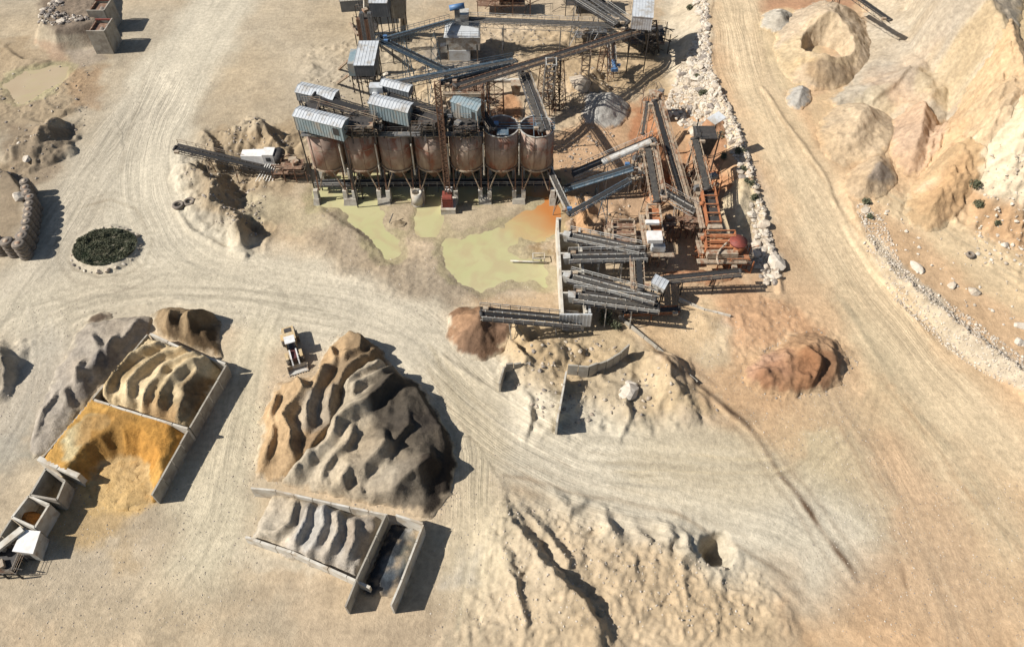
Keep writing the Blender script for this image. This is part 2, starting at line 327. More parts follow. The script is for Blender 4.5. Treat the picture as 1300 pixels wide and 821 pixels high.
# soil: painted vertex colour broken up by grain
def soil_mat(name, grain=1.0, bump=.5):
    m = bpy.data.materials.new(name); m.use_nodes = True; MATS[name] = m
    nt = m.node_tree; N = nt.nodes; L = nt.links; b = N['Principled BSDF']
    b.inputs['Roughness'].default_value = .95; b.inputs['Specular IOR Level'].default_value = .15
    at = N.new('ShaderNodeAttribute'); at.attribute_name = 'Col'
    geo = N.new('ShaderNodeNewGeometry')
    def nz(sc, det, ro=.6):
        n = N.new('ShaderNodeTexNoise'); n.inputs['Scale'].default_value = sc; n.inputs['Detail'].default_value = det; n.inputs['Roughness'].default_value = ro
        L.new(geo.outputs['Position'], n.inputs[0]); return n
    n1 = nz(1.1, 8, .7); n2 = nz(.16, 5)
    mr = N.new('ShaderNodeMapRange'); L.new(n1.outputs[0], mr.inputs[0]); mr.inputs[1].default_value = .3; mr.inputs[2].default_value = .7
    mr.inputs[3].default_value = 1 - .26 * grain; mr.inputs[4].default_value = 1 + .17 * grain
    mr2 = N.new('ShaderNodeMapRange'); L.new(n2.outputs[0], mr2.inputs[0]); mr2.inputs[1].default_value = .3; mr2.inputs[2].default_value = .7
    mr2.inputs[3].default_value = .91; mr2.inputs[4].default_value = 1.07
    mu = N.new('ShaderNodeMath'); mu.operation = 'MULTIPLY'; L.new(mr.outputs[0], mu.inputs[0]); L.new(mr2.outputs[0], mu.inputs[1])
    # tyre streaks drawn along each haul road (across, along, weight)
    ar = N.new('ShaderNodeAttribute'); ar.attribute_name = 'Road'; sx = N.new('ShaderNodeSeparateXYZ'); L.new(ar.outputs['Vector'], sx.inputs[0])
    fac = mu.outputs[0]; hts = []
    if name == 'soil':
        for fo, fs, amp, det in ((1.3, .035, .14, 6), (3.6, .05, .09, 4)):
            a1 = N.new('ShaderNodeMath'); a1.operation = 'MULTIPLY'; L.new(sx.outputs[0], a1.inputs[0]); a1.inputs[1].default_value = fo
            a2 = N.new('ShaderNodeMath'); a2.operation = 'MULTIPLY'; L.new(sx.outputs[1], a2.inputs[0]); a2.inputs[1].default_value = fs
            cb = N.new('ShaderNodeCombineXYZ'); L.new(a1.outputs[0], cb.inputs[0]); L.new(a2.outputs[0], cb.inputs[1])
            nn = N.new('ShaderNodeTexNoise'); nn.inputs['Scale'].default_value = 1; nn.inputs['Detail'].default_value = det; nn.inputs['Roughness'].default_value = .55; nn.inputs['Distortion'].default_value = .25; L.new(cb.outputs[0], nn.inputs[0])
            q1 = N.new('ShaderNodeMapRange'); L.new(nn.outputs[0], q1.inputs[0]); q1.inputs[1].default_value = .3; q1.inputs[2].default_value = .7; q1.inputs[3].default_value = -amp; q1.inputs[4].default_value = amp
            q2 = N.new('ShaderNodeMath'); q2.operation = 'MULTIPLY_ADD'; L.new(q1.outputs[0], q2.inputs[0]); L.new(sx.outputs[2], q2.inputs[1]); q2.inputs[2].default_value = 1
            q3 = N.new('ShaderNodeMath'); q3.operation = 'MULTIPLY'; L.new(fac, q3.inputs[0]); L.new(q2.outputs[0], q3.inputs[1]); fac = q3.outputs[0]; hts.append(q2.outputs[0])
    vm = N.new('ShaderNodeVectorMath'); vm.operation = 'SCALE'; L.new(at.outputs['Color'], vm.inputs[0]); L.new(fac, vm.inputs['Scale'])
    L.new(vm.outputs[0], b.inputs['Base Color'])
    n3 = nz(2.2, 8, .72)
    bn = N.new('ShaderNodeBump'); bn.inputs['Strength'].default_value = bump; bn.inputs['Distance'].default_value = .25
    h = n3.outputs[0]
    for q in hts:
        ad = N.new('ShaderNodeMath'); ad.operation = 'MULTIPLY_ADD'; L.new(q, ad.inputs[0]); ad.inputs[1].default_value = 1.2; L.new(h, ad.inputs[2]); h = ad.outputs[0]
    L.new(h, bn.inputs['Height']); L.new(bn.outputs[0], b.inputs['Normal'])
soil_mat('soil', 1.0, .7)
soil_mat('heap_soil', 1.25, 1.0)

# ------------------------------------------------------------------ colour painting on real ground (albedo only)
KALB = .65
def A(c):
    v = np.array(lin(c)); g = v.mean(); return (g + (v - g) * .99) * KALB
PAINT = [   # polygon in photo pixels, sunlit colour, feather m, strength, edge noise m
    ([(-80, -60), (560, -60), (560, 220), (420, 240), (380, 300), (250, 340), (-80, 420)], (202, 186, 158), 14, .8, 8),
    ([(860, -60), (1400, -60), (1400, 860), (1000, 860), (930, 540), (800, 400), (860, 200)], (226, 190, 148), 12, .9, 6),
    ([(-80, 560), (60, 560), (330, 600), (330, 830), (-80, 830)], (204, 188, 160), 12, .7, 6),
    # right part
    ([(930, 380), (1030, 380), (1110, 520), (1200, 700), (1260, 860), (1100, 860), (1000, 620), (930, 520)], (216, 180, 140), 7, .7, 5),
    ([(1120, 370), (1200, 430), (1320, 560), (1320, 760), (1220, 640), (1130, 480)], (222, 182, 138), 8, .75, 5),
    ([(905, -20), (950, -20), (985, 100), (1040, 210), (1110, 330), (1200, 450), (1330, 590), (1330, 650), (1180, 530), (1080, 400), (1000, 270), (940, 120)], (236, 212, 174), 4, .8, 2.5),
    ([(955, 20), (975, 60), (975, 110), (1045, 215), (1010, 210), (960, 110)], (216, 186, 146), 3, .7, 2),
    ([(1070, 330), (1100, 400), (1160, 520), (1230, 640), (1180, 600), (1110, 480)], (228, 206, 166), 5, .6, 3),
    ([(1025, 560), (1080, 545), (1110, 600), (1135, 700), (1080, 690), (1030, 640)], (226, 211, 176), 3, .8, 3),
    ([(905, 395), (935, 400), (935, 420), (905, 415)], (228, 215, 190), 2, .7, 2),
    ([(850, 400), (905, 385), (930, 400), (940, 470), (905, 470), (860, 430)], (226, 205, 168), 3, .7, 3),
    ([(930, 340), (960, 345), (1030, 400), (1060, 440), (960, 440), (920, 400)], (208, 160, 118), 4, .6, 4),
    # upper right slopes
    ([(950, -20), (1090, -20), (1085, 18), (1040, 20), (1000, 14), (965, 22)], (204, 156, 120), 2, .85, 2),
    ([(960, 20), (1010, 15), (1040, 40), (1040, 90), (1000, 120), (975, 100)], (222, 198, 155), 3, .7, 2),
    ([(1060, 60), (1140, 10), (1215, 40), (1210, 120), (1160, 112), (1100, 112), (1060, 120)], (206, 190, 166), 3, .9, 3),
    ([(1105, 112), (1175, 85), (1215, 105), (1240, 130), (1150, 140)], (230, 188, 138), 3, .8, 3),
    ([(1020, 130), (1070, 108), (1120, 115), (1140, 150), (1120, 200), (1060, 200), (1035, 165)], (220, 192, 152), 3, .8, 2),
    ([(1195, -10), (1240, 30), (1310, 80), (1310, 275), (1270, 262), (1238, 240), (1232, 180), (1240, 110), (1210, 75)], (238, 221, 190), 2.5, .9, 2),
    ([(1225, -20), (1320, -20), (1320, 70), (1270, 30)], (222, 198, 156), 2, .9, 2),
    ([(1230, 240), (1320, 270), (1320, 330), (1250, 300)], (206, 166, 124), 3, .6, 3),
    ([(1100, 240), (1180, 262), (1320, 350), (1320, 420), (1200, 330)], (224, 200, 160), 4, .7, 2),
    ([(1105, 300), (1150, 345), (1215, 400), (1310, 470), (1310, 500), (1240, 460), (1160, 390), (1110, 330)], (216, 204, 180), 2, .8, 1.5),
    # embankment and plant yard
    ([(838, -20), (900, -20), (905, 110), (945, 190), (1000, 330), (985, 360), (955, 320), (935, 200), (880, 130), (838, 110)], (222, 208, 182), 3, .9, 2),
    ([(700, 170), (850, 120), (905, 160), (950, 220), (965, 300), (930, 350), (850, 300), (760, 300), (715, 280), (700, 220)], (210, 166, 124), 4, .7, 4),
    ([(812, 125), (835, 125), (850, 175), (865, 225), (820, 260), (808, 215), (800, 180)], (196, 136, 96), 2, .8, 2),
    ([(905, 235), (960, 250), (970, 290), (940, 300), (905, 285)], (226, 206, 170), 2, .8, 2),
    ([(860, 190), (900, 200), (940, 240), (905, 245), (870, 230)], (200, 144, 102), 2, .8, 2),
    ([(700, 30), (850, 40), (850, 130), (760, 100), (700, 110), (560, 80)], (202, 176, 138), 5, .7, 4),
    ([(540, 60), (620, 60), (660, 80), (640, 100), (560, 100)], (170, 164, 156), 3, .6, 3),
    ([(640, 120), (655, 120), (665, 150), (625, 150)], (206, 150, 104), 2, .8, 1),
    ([(690, 240), (740, 245), (745, 300), (712, 300)], (206, 160, 112), 2, .7, 1.5),
    ([(795, 395), (905, 385), (930, 400), (900, 440), (860, 460), (820, 425)], (222, 190, 146), 3, .7, 2),
    # middle
    ([(390, 265), (420, 262), (520, 320), (560, 330), (610, 370), (580, 400), (500, 372), (440, 350), (395, 310)], (176, 158, 132), 3, .75, 2.5),
    ([(480, 248), (530, 252), (535, 285), (505, 300), (485, 280)], (190, 170, 138), 2, .7, 1.5),
    ([(560, 262), (660, 255), (640, 285), (590, 300), (565, 290)], (200, 182, 150), 2, .8, 1.5),
    ([(600, 375), (690, 365), (712, 395), (660, 395), (610, 392)], (206, 172, 130), 3, .6, 2),
    ([(640, 400), (790, 410), (830, 450), (900, 500), (920, 530), (760, 550), (640, 500)], (214, 188, 146), 4, .7, 3),
    ([(740, 470), (800, 465), (830, 500), (800, 545), (745, 540)], (200, 184, 156), 3, .6, 2),
    ([(700, 540), (900, 545), (1000, 600), (1060, 700), (900, 660), (740, 610)], (220, 204, 172), 4, .6, 3),
    ([(225, 170), (380, 150), (390, 220), (345, 320), (240, 300)], (180, 158, 126), 3, .75, 3),
    ([(300, 240), (350, 240), (420, 280), (380, 300), (320, 270)], (200, 186, 154), 3, .7, 2),
    ([(228, 262), (300, 270), (290, 310), (255, 300)], (186, 176, 156), 2, .6, 2),
    # top left
    ([(-60, 40), (120, 70), (130, 120), (60, 160), (-60, 200)], (182, 160, 128), 6, .8, 5),
    ([(40, 50), (80, 55), (85, 80), (60, 75)], (188, 156, 128), 2, .6, 2),
    ([(90, 85), (130, 90), (125, 140), (90, 140)], (190, 158, 122), 3, .7, 2),
    ([(85, 65), (120, 60), (130, 80), (95, 88)], (176, 162, 144), 2, .6, 2),
    ([(4, 95), (60, 80), (90, 84), (70, 118), (20, 134)], (205, 192, 150), 1.5, .8, 1.5),
    ([(45, -20), (130, -20), (128, 40), (60, 45)], (134, 116, 98), 3, .85, 2),
    ([(-60, 200), (20, 215), (38, 300), (10, 330), (-60, 330)], (166, 146, 118), 2, .9, 1.5),
    ([(10, 160), (95, 160), (80, 215), (40, 245), (10, 230)], (158, 138, 112), 3, .8, 2),
    # left side around bays
    ([(30, 560), (120, 400), (200, 395), (180, 440), (60, 590)], (176, 162, 140), 4, .8, 2),
    ([(-60, 430), (12, 440), (15, 470), (-10, 500), (-60, 500)], (84, 76, 66), 2, .8, 1.5),
    ([(-10, 560), (30, 555), (40, 590), (0, 600)], (160, 158, 142), 3, .6, 2),
    ([(70, 610), (130, 600), (200, 640), (180, 700), (90, 690), (60, 650)], (206, 172, 118), 4, .75, 3),
    ([(190, 640), (300, 610), (330, 680), (250, 720), (170, 700)], (190, 174, 148), 5, .6, 3),
    ([(290, 670), (340, 690), (430, 735), (300, 720), (270, 690)], (218, 205, 180), 3, .8, 2),
    ([(300, 515), (330, 510), (325, 545), (300, 540)], (222, 208, 170), 1.5, .8, 1),
    ([(258, 640), (300, 600), (318, 640), (300, 680)], (176, 164, 142), 3, .6, 2),
    ([(50, 586), (118, 508), (240, 545), (205, 640), (180, 660), (120, 650), (98, 610)], (226, 190, 130), 1.5, .85, 1.0),
    # bottom
    ([(610, 620), (690, 625), (780, 700), (760, 830), (560, 830), (600, 700)], (206, 186, 154), 3, .8, 2),
    ([(700, 640), (960, 710), (1000, 830), (740, 830)], (222, 198, 162), 3, .85, 2),
    ([(760, 640), (870, 670), (930, 700), (900, 720), (800, 690)], (206, 192, 168), 2, .7, 2),
    ([(580, 705), (610, 700), (615, 740), (570, 740)], (190, 196, 200), 2.5, .6, 2),
    ([(640, 610), (700, 625), (960, 700), (1010, 740), (960, 715), (780, 655), (660, 632)], (178, 150, 114), 1.2, .6, .8),
    ([(1230, 560), (1310, 560), (1310, 780), (1230, 700)], (228, 200, 160), 6, .5, 4),
]
ROADS = [   # centre line in photo pixels, half width m, sunlit colour, strength
    ([(310, -40), (225, 90), (180, 190), (190, 290), (250, 350), (350, 380), (470, 400), (545, 450), (620, 530), (740, 595), (880, 630), (1020, 665), (1120, 760)], 10, (228, 216, 190), .9),
    ([(200, 110), (120, 210), (70, 310), (-30, 440)], 8, (214, 202, 178), .8),
    ([(-30, 450), (60, 400), (170, 372), (300, 375), (420, 395)], 9, (222, 209, 182), .85),
    ([(335, 385), (310, 460), (295, 560), (270, 680), (200, 780)], 5.5, (230, 216, 184), .85),
    ([(540, 440), (600, 540), (605, 640), (590, 800)], 5.5, (216, 200, 168), .8),
    ([(60, 400), (50, 480), (0, 560), (-40, 620)], 6, (206, 196, 176), .7),
    ([(920, -40), (955, 110), (1015, 230), (1085, 350), (1180, 470), (1320, 620)], 8.5, (240, 216, 176), .5),
    ([(1030, 440), (1100, 560), (1180, 700), (1240, 860)], 8, (220, 192, 156), .35),
    ([(1075, 380), (1150, 500), (1240, 620), (1340, 760)], 6, (232, 212, 174), .35),
    ([(1110, 235), (1180, 280), (1330, 380)], 6, (228, 206, 168), .5),
    ([(760, 585), (900, 600), (1010, 600), (1060, 540), (1080, 470)], 7, (216, 196, 158), .4),
]
TRACKS = [  # thin marks: centre line, half width m, colour, strength, wobble
    ([(1060, 530), (1090, 590), (1130, 660), (1145, 740)], .35, (150, 120, 90), .45),
    ([(780, 398), (830, 440), (905, 500), (950, 545), (985, 595), (1035, 655), (1085, 735)], .42, (112, 90, 70), .95),
    ([(560, 470), (600, 505), (650, 550), (720, 590)], .25, (150, 132, 108), .4),
    ([(965, 118), (1005, 175), (1042, 225), (1066, 265), (1110, 325), (1160, 385)], .3, (150, 122, 92), .45),
    ([(905, 0), (905, 60), (912, 100)], .3, (120, 100, 80), .5),
    ([(640, 605), (760, 630), (860, 655), (940, 690), (1000, 735)], .3, (150, 126, 98), .5),
    ([(88, 330), (95, 345), (125, 355), (160, 350), (185, 335), (190, 305)], .3, (150, 138, 116), .5),
    ([(75, 300), (72, 330), (95, 360), (150, 372), (200, 350)], .35, (158, 146, 126), .45),
    ([(100, 262), (140, 252), (172, 262), (185, 288)], .4, (162, 146, 120), .5),
    ([(60, 560), (110, 520), (160, 470)], .5, (140, 128, 110), .3),
    ([(540, 470), (580, 530), (600, 560), (690, 620)], .25, (150, 130, 104), .4),
    ([(205, 30), (190, 90), (170, 150), (150, 220)], .5, (180, 166, 142), .4),
    ([(1140, 500), (1180, 560), (1240, 650)], .3, (176, 140, 102), .4),
    ([(1200, 600), (1240, 640), (1300, 700)], .4, (186, 150, 110), .4),
]
def chaikin(p, n=2):
    for _ in range(n):
        q = [p[0]]
        for a_, b_ in zip(p[:-1], p[1:]): q += [tuple(u * .75 + v * .25 for u, v in zip(a_, b_)), tuple(u * .25 + v * .75 for u, v in zip(a_, b_))]
        p = q + [p[-1]]
    return p
_tr = random.Random(5)
for line, hw, c_, s_ in list(ROADS):
    for i in range(9 if hw > 7 else 5):
        o0 = _tr.uniform(-1, 1) * hw * 7; o1 = _tr.uniform(-1, 1) * hw * 7; k0 = _tr.randrange(0, max(1, len(line) - 3)); sub = line[k0:k0 + _tr.randint(3, 6)]
        pts_ = []
        for j, q in enumerate(sub):
            f = j / max(1, len(sub) - 1); nx_, ny_ = (1, .35); off = (o0 + (o1 - o0) * f) * .75
            pts_.append((q[0] + off * .8, q[1] + off * .55))
        # smooth the polyline
        for _ in range(3):
            n2 = [pts_[0]]
            for a_, b_ in zip(pts_[:-1], pts_[1:]): n2 += [(a_[0] * .75 + b_[0] * .25, a_[1] * .75 + b_[1] * .25), (a_[0] * .25 + b_[0] * .75, a_[1] * .25 + b_[1] * .75)]
            pts_ = n2 + [pts_[-1]]
        dk = _tr.random() < .7
        TRACKS.append((pts_, _tr.uniform(.18, .32), tuple(int(v * (.78 if dk else 1.08)) for v in c_), _tr.uniform(.25, .5)))
_PC = [(G(p), A(c), f, s, e) for p, c, f, s, e in PAINT]
_RC = [(G(chaikin(p)), w, A(c), s) for p, w, c, s in ROADS]
_TC = [(G(p), w, A(c), s) for p, w, c, s in TRACKS]
def road_uv(x, y):
    R_ = np.zeros((x.size, 3))
    for L, hw, c, s in _RC:
        m = near(x, y, L, hw + 4)
        if not m.any(): continue
        D, V, S, O = lined(x[m], y[m], L); w = sst(hw + 3, hw - 5, D + 2.5 * fbm(x[m] * .12, y[m] * .12, 3, 72)); T_ = float(S.max()); w = w * sst(1, 22, S) * sst(1, 22, T_ - S) * (.25 + 1.1 * sst(-.5, .7, fbm(x[m] * .035, y[m] * .035, 3, 79))); O = O + 1.8 * fbm(S * .03, O * .06, 3, 71)
        cur = R_[m]; k = w > cur[:, 2]; cur[k] = np.stack([O, S, w], 1)[k]; R_[m] = cur
    return R_
def paint(x, y, z):
    n = x.size
    # the painted outlines were laid out at height 0: follow the ground up along the bench
    col = np.tile(A((216, 193, 160)), (n, 1))
    k = CAM_H / (CAM_H - np.clip(z, -1, 30) * 1.0)
    px, py = x * k, y * k
    wx = fbm(x * .09, y * .09, 4, 60); wy = fbm(x * .09 + 30, y * .09, 4, 61)
    for Pg, c, f, s, e in _PC:
        m = near(px, py, Pg, f + e)
        if not m.any(): continue
        d = polyd(px[m] + wx[m] * e, py[m] + wy[m] * e, Pg) + fbm(x[m] * .5, y[m] * .5, 3, 62) * f * .35
        w = (sst(-f * .5, f * .5, d) * s)[:, None]
        col[m] = col[m] * (1 - w) + c * w
    mott = fbm(x * .06, y * .06, 5, 64); fine = fbm(x * .35, y * .35, 4, 65)
    col *= (1 + .13 * mott + .10 * fine - .10 * sst(.25, .8, ridged(x * .22, y * .22, 4, 67)))[:, None]
    warm = fbm(x * .045 + 9, y * .045, 4, 66)[:, None]
    col *= 1 + warm * np.array([.03, -.01, -.07])
    for L, hw, c, s in _RC:
        m = near(px, py, L, hw + 4)
        if not m.any(): continue
        D, V, S, O = lined(px[m], py[m], L)
        O = O + 1.2 * fbm(S * .04, O * .05, 3, 71)
        w = sst(hw + 3, hw - 4, D + 3.0 * fbm(x[m] * .1, y[m] * .1, 4, 72)) * s * sst(0, 9, S) * sst(0, 9, S.max() - S)
        cc = col[m] * (1 - w[:, None]) + c * w[:, None]
        st = fbm(O * .8, S * .02, 4, 73) * .10 + (ridged(O * 1.1 + fbm(S * .06, O * 0, 2, 76) * .8, S * .012, 2, 74) - .35) * -.07 + fbm(S * .05, O * .2, 4, 75) * .07
        cc *= (1 + st * sst(hw + 3, hw - 3, D))[:, None]
        col[m] = cc
    for L, hw, c, s in _TC:
        m = near(px, py, L, 3)
        if not m.any(): continue
        D, V, S, O = lined(px[m] + wx[m] * .8, py[m] + wy[m] * .8, L)
        w = np.exp(-(D / hw / 1.2) ** 2) * s * (.4 + .9 * vn(S * .3, S * 0, 5))
        D2 = np.abs(D - 1.9); w = w + np.exp(-(D2 / hw) ** 2) * s * .4 * vn(S * .2, S * 0, 6)
        w = np.clip(w, 0, 1)[:, None]
        col[m] = col[m] * (1 - w) + c * w
    wet = np.zeros(n)
    for Pg in PONDS:
        m = near(x, y, Pg, 6)
        if not m.any(): continue
        d = polyd(x[m], y[m], Pg) + 1.3 * fbm(x[m] * .28, y[m] * .28, 5, 91)
        wet[m] = np.maximum(wet[m], sst(-3.2, -.6, d + .8 * fbm(x[m] * .2, y[m] * .2, 3, 93)))
    nr = sst(.15, .75, wet) * sst(-1, .6, fbm(x * .22, y * .22, 4, 94)) * .55
    col = col * (1 - .24 * wet)[:, None]; col = col * (1 - nr[:, None]) + A((196, 184, 140)) * nr[:, None]
    return np.clip(col, .01, .9)

def grid_mesh(name, X, Y, Z, C, mask=None, material='soil'):
    ny, nx = X.shape
    v = np.stack([X, Y, Z], -1).reshape(-1, 3)
    i = np.arange(ny * nx).reshape(ny, nx)
    q = np.stack([i[:-1, :-1], i[:-1, 1:], i[1:, 1:], i[1:, :-1]], -1).reshape(-1, 4)
    if mask is not None:
        keep = mask.reshape(-1)[q].any(1); q = q[keep]
        used = np.unique(q); re = np.full(v.shape[0], -1); re[used] = np.arange(used.size)
        q = re[q]; v = v[used]; C = C[used]
    me = bpy.data.meshes.new(name)
    me.vertices.add(len(v)); me.vertices.foreach_set('co', v.astype(np.float32).ravel())
    me.loops.add(q.size); me.loops.foreach_set('vertex_index', q.astype(np.int32).ravel())
    me.polygons.add(len(q)); me.polygons.foreach_set('loop_start', np.arange(0, q.size, 4, dtype=np.int32)); me.polygons.foreach_set('loop_total', np.full(len(q), 4, dtype=np.int32))
    me.polygons.foreach_set('use_smooth', np.ones(len(q), bool))
    me.update(calc_edges=True)
    a = me.color_attributes.new('Col', 'FLOAT_COLOR', 'POINT')
    a.data.foreach_set('color', np.concatenate([C, np.ones((len(C), 1))], 1).astype(np.float32).ravel())
    me.materials.append(MATS[material])
    o = bpy.data.objects.new(name, me); COL.objects.link(o); return o
def spaced(lo, hi, step, far):
    a = list(np.arange(lo, hi, step)); s = step
    while a[-1] < far: s *= 1.22; a.append(a[-1] + s)
    s = step; b = []
    p = lo
    while p > -far: s *= 1.22; p -= s; b.append(p)
    return np.array(b[::-1] + a)
xs = spaced(-156, 156, .27, 2500); ys = spaced(20, 218, .27, 2500)
X, Y = np.meshgrid(xs, ys)
Z = base_h(X.ravel(), Y.ravel())
C = paint(X.ravel(), Y.ravel(), Z)
ground = grid_mesh('ground', X, Y, Z.reshape(X.shape), C)
ground['kind'] = 'structure'
ra_ = ground.data.attributes.new('Road', 'FLOAT_VECTOR', 'POINT'); kz = CAM_H / (CAM_H - np.clip(Z, -1, 30)); ra_.data.foreach_set('vector', road_uv(X.ravel() * kz, Y.ravel() * kz).astype(np.float32).ravel())
# muddy water
def water_mat(name, c1, c2, c3=None):
    m = bpy.data.materials.new(name); m.use_nodes = True; MATS[name] = m
    N = m.node_tree.nodes; L = m.node_tree.links; b = N['Principled BSDF']; b.inputs['Roughness'].default_value = .12
    b.inputs['Specular IOR Level'].default_value = .3
    g = N.new('ShaderNodeNewGeometry')
    n = N.new('ShaderNodeTexNoise'); n.inputs['Scale'].default_value = .13; n.inputs['Detail'].default_value = 5; L.new(g.outputs['Position'], n.inputs[0])
    r = N.new('ShaderNodeValToRGB'); r.color_ramp.elements[0].position = .35; r.color_ramp.elements[1].position = .65
    r.color_ramp.elements[0].color = (*c1, 1); r.color_ramp.elements[1].color = (*c2, 1); L.new(n.outputs[0], r.inputs[0]); col = r.outputs[0]
    n9 = N.new('ShaderNodeTexNoise'); n9.inputs['Scale'].default_value = .22; n9.inputs['Detail'].default_value = 7; n9.inputs['Distortion'].default_value = 1.2; L.new(g.outputs['Position'], n9.inputs[0])
    r9 = N.new('ShaderNodeValToRGB'); r9.color_ramp.elements[0].position = .46; r9.color_ramp.elements[1].position = .66; r9.color_ramp.elements[0].color = (0, 0, 0, 1); r9.color_ramp.elements[1].color = (.85, .85, .85, 1); L.new(n9.outputs[0], r9.inputs[0])
    m9 = N.new('ShaderNodeMixRGB'); L.new(r9.outputs[0], m9.inputs[0]); L.new(col, m9.inputs[1]); m9.inputs[2].default_value = (*A((200, 184, 142)), 1); col = m9.outputs[0]
    if c3:      # rust coloured runoff spreads from one corner of the pond
        q = PZ(710, 262)
        d = N.new('ShaderNodeVectorMath'); d.operation = 'DISTANCE'; L.new(g.outputs['Position'], d.inputs[0]); d.inputs[1].default_value = (q.x, q.y, 0)
        ad = N.new('ShaderNodeMath'); ad.operation = 'MULTIPLY_ADD'; L.new(n.outputs[0], ad.inputs[0]); ad.inputs[1].default_value = 10; L.new(d.outputs['Value'], ad.inputs[2])
        mr = N.new('ShaderNodeMapRange'); L.new(ad.outputs[0], mr.inputs[0]); mr.inputs[1].default_value = 8; mr.inputs[2].default_value = 19; mr.inputs[3].default_value = 1; mr.inputs[4].default_value = 0
        mx = N.new('ShaderNodeMixRGB'); L.new(mr.outputs[0], mx.inputs[0]); L.new(col, mx.inputs[1]); mx.inputs[2].default_value = (*c3, 1); col = mx.outputs[0]
    L.new(col, b.inputs['Base Color'])
    bn = N.new('ShaderNodeBump'); bn.inputs['Strength'].default_value = .08; n2 = N.new('ShaderNodeTexNoise'); n2.inputs['Scale'].default_value = 3; L.new(g.outputs['Position'], n2.inputs[0])
    L.new(n2.outputs[0], bn.inputs['Height']); L.new(bn.outputs[0], b.inputs['Normal'])
water_mat('muddy_water', tuple(A((208, 200, 152))), tuple(A((202, 198, 146))), tuple(A((206, 136, 76))))
water_mat('cream_water', tuple(A((206, 186, 152))), tuple(A((198, 176, 142))))
def water(name, pxs, m):
    pts = G(pxs); me = bpy.data.meshes.new(name); me.from_pydata([(p[0], p[1], WATER_Z) for p in pts], [], [list(range(len(pts)))])
    me.materials.append(MATS[m]); o = bpy.data.objects.new(name, me); COL.objects.link(o); o['kind'] = 'structure'
water('water', [(395, 215), (720, 215), (720, 372), (556, 372), (470, 335), (395, 270)], 'muddy_water')
water('water', [(0, 80), (95, 78), (95, 110), (30, 138), (0, 138)], 'cream_water')

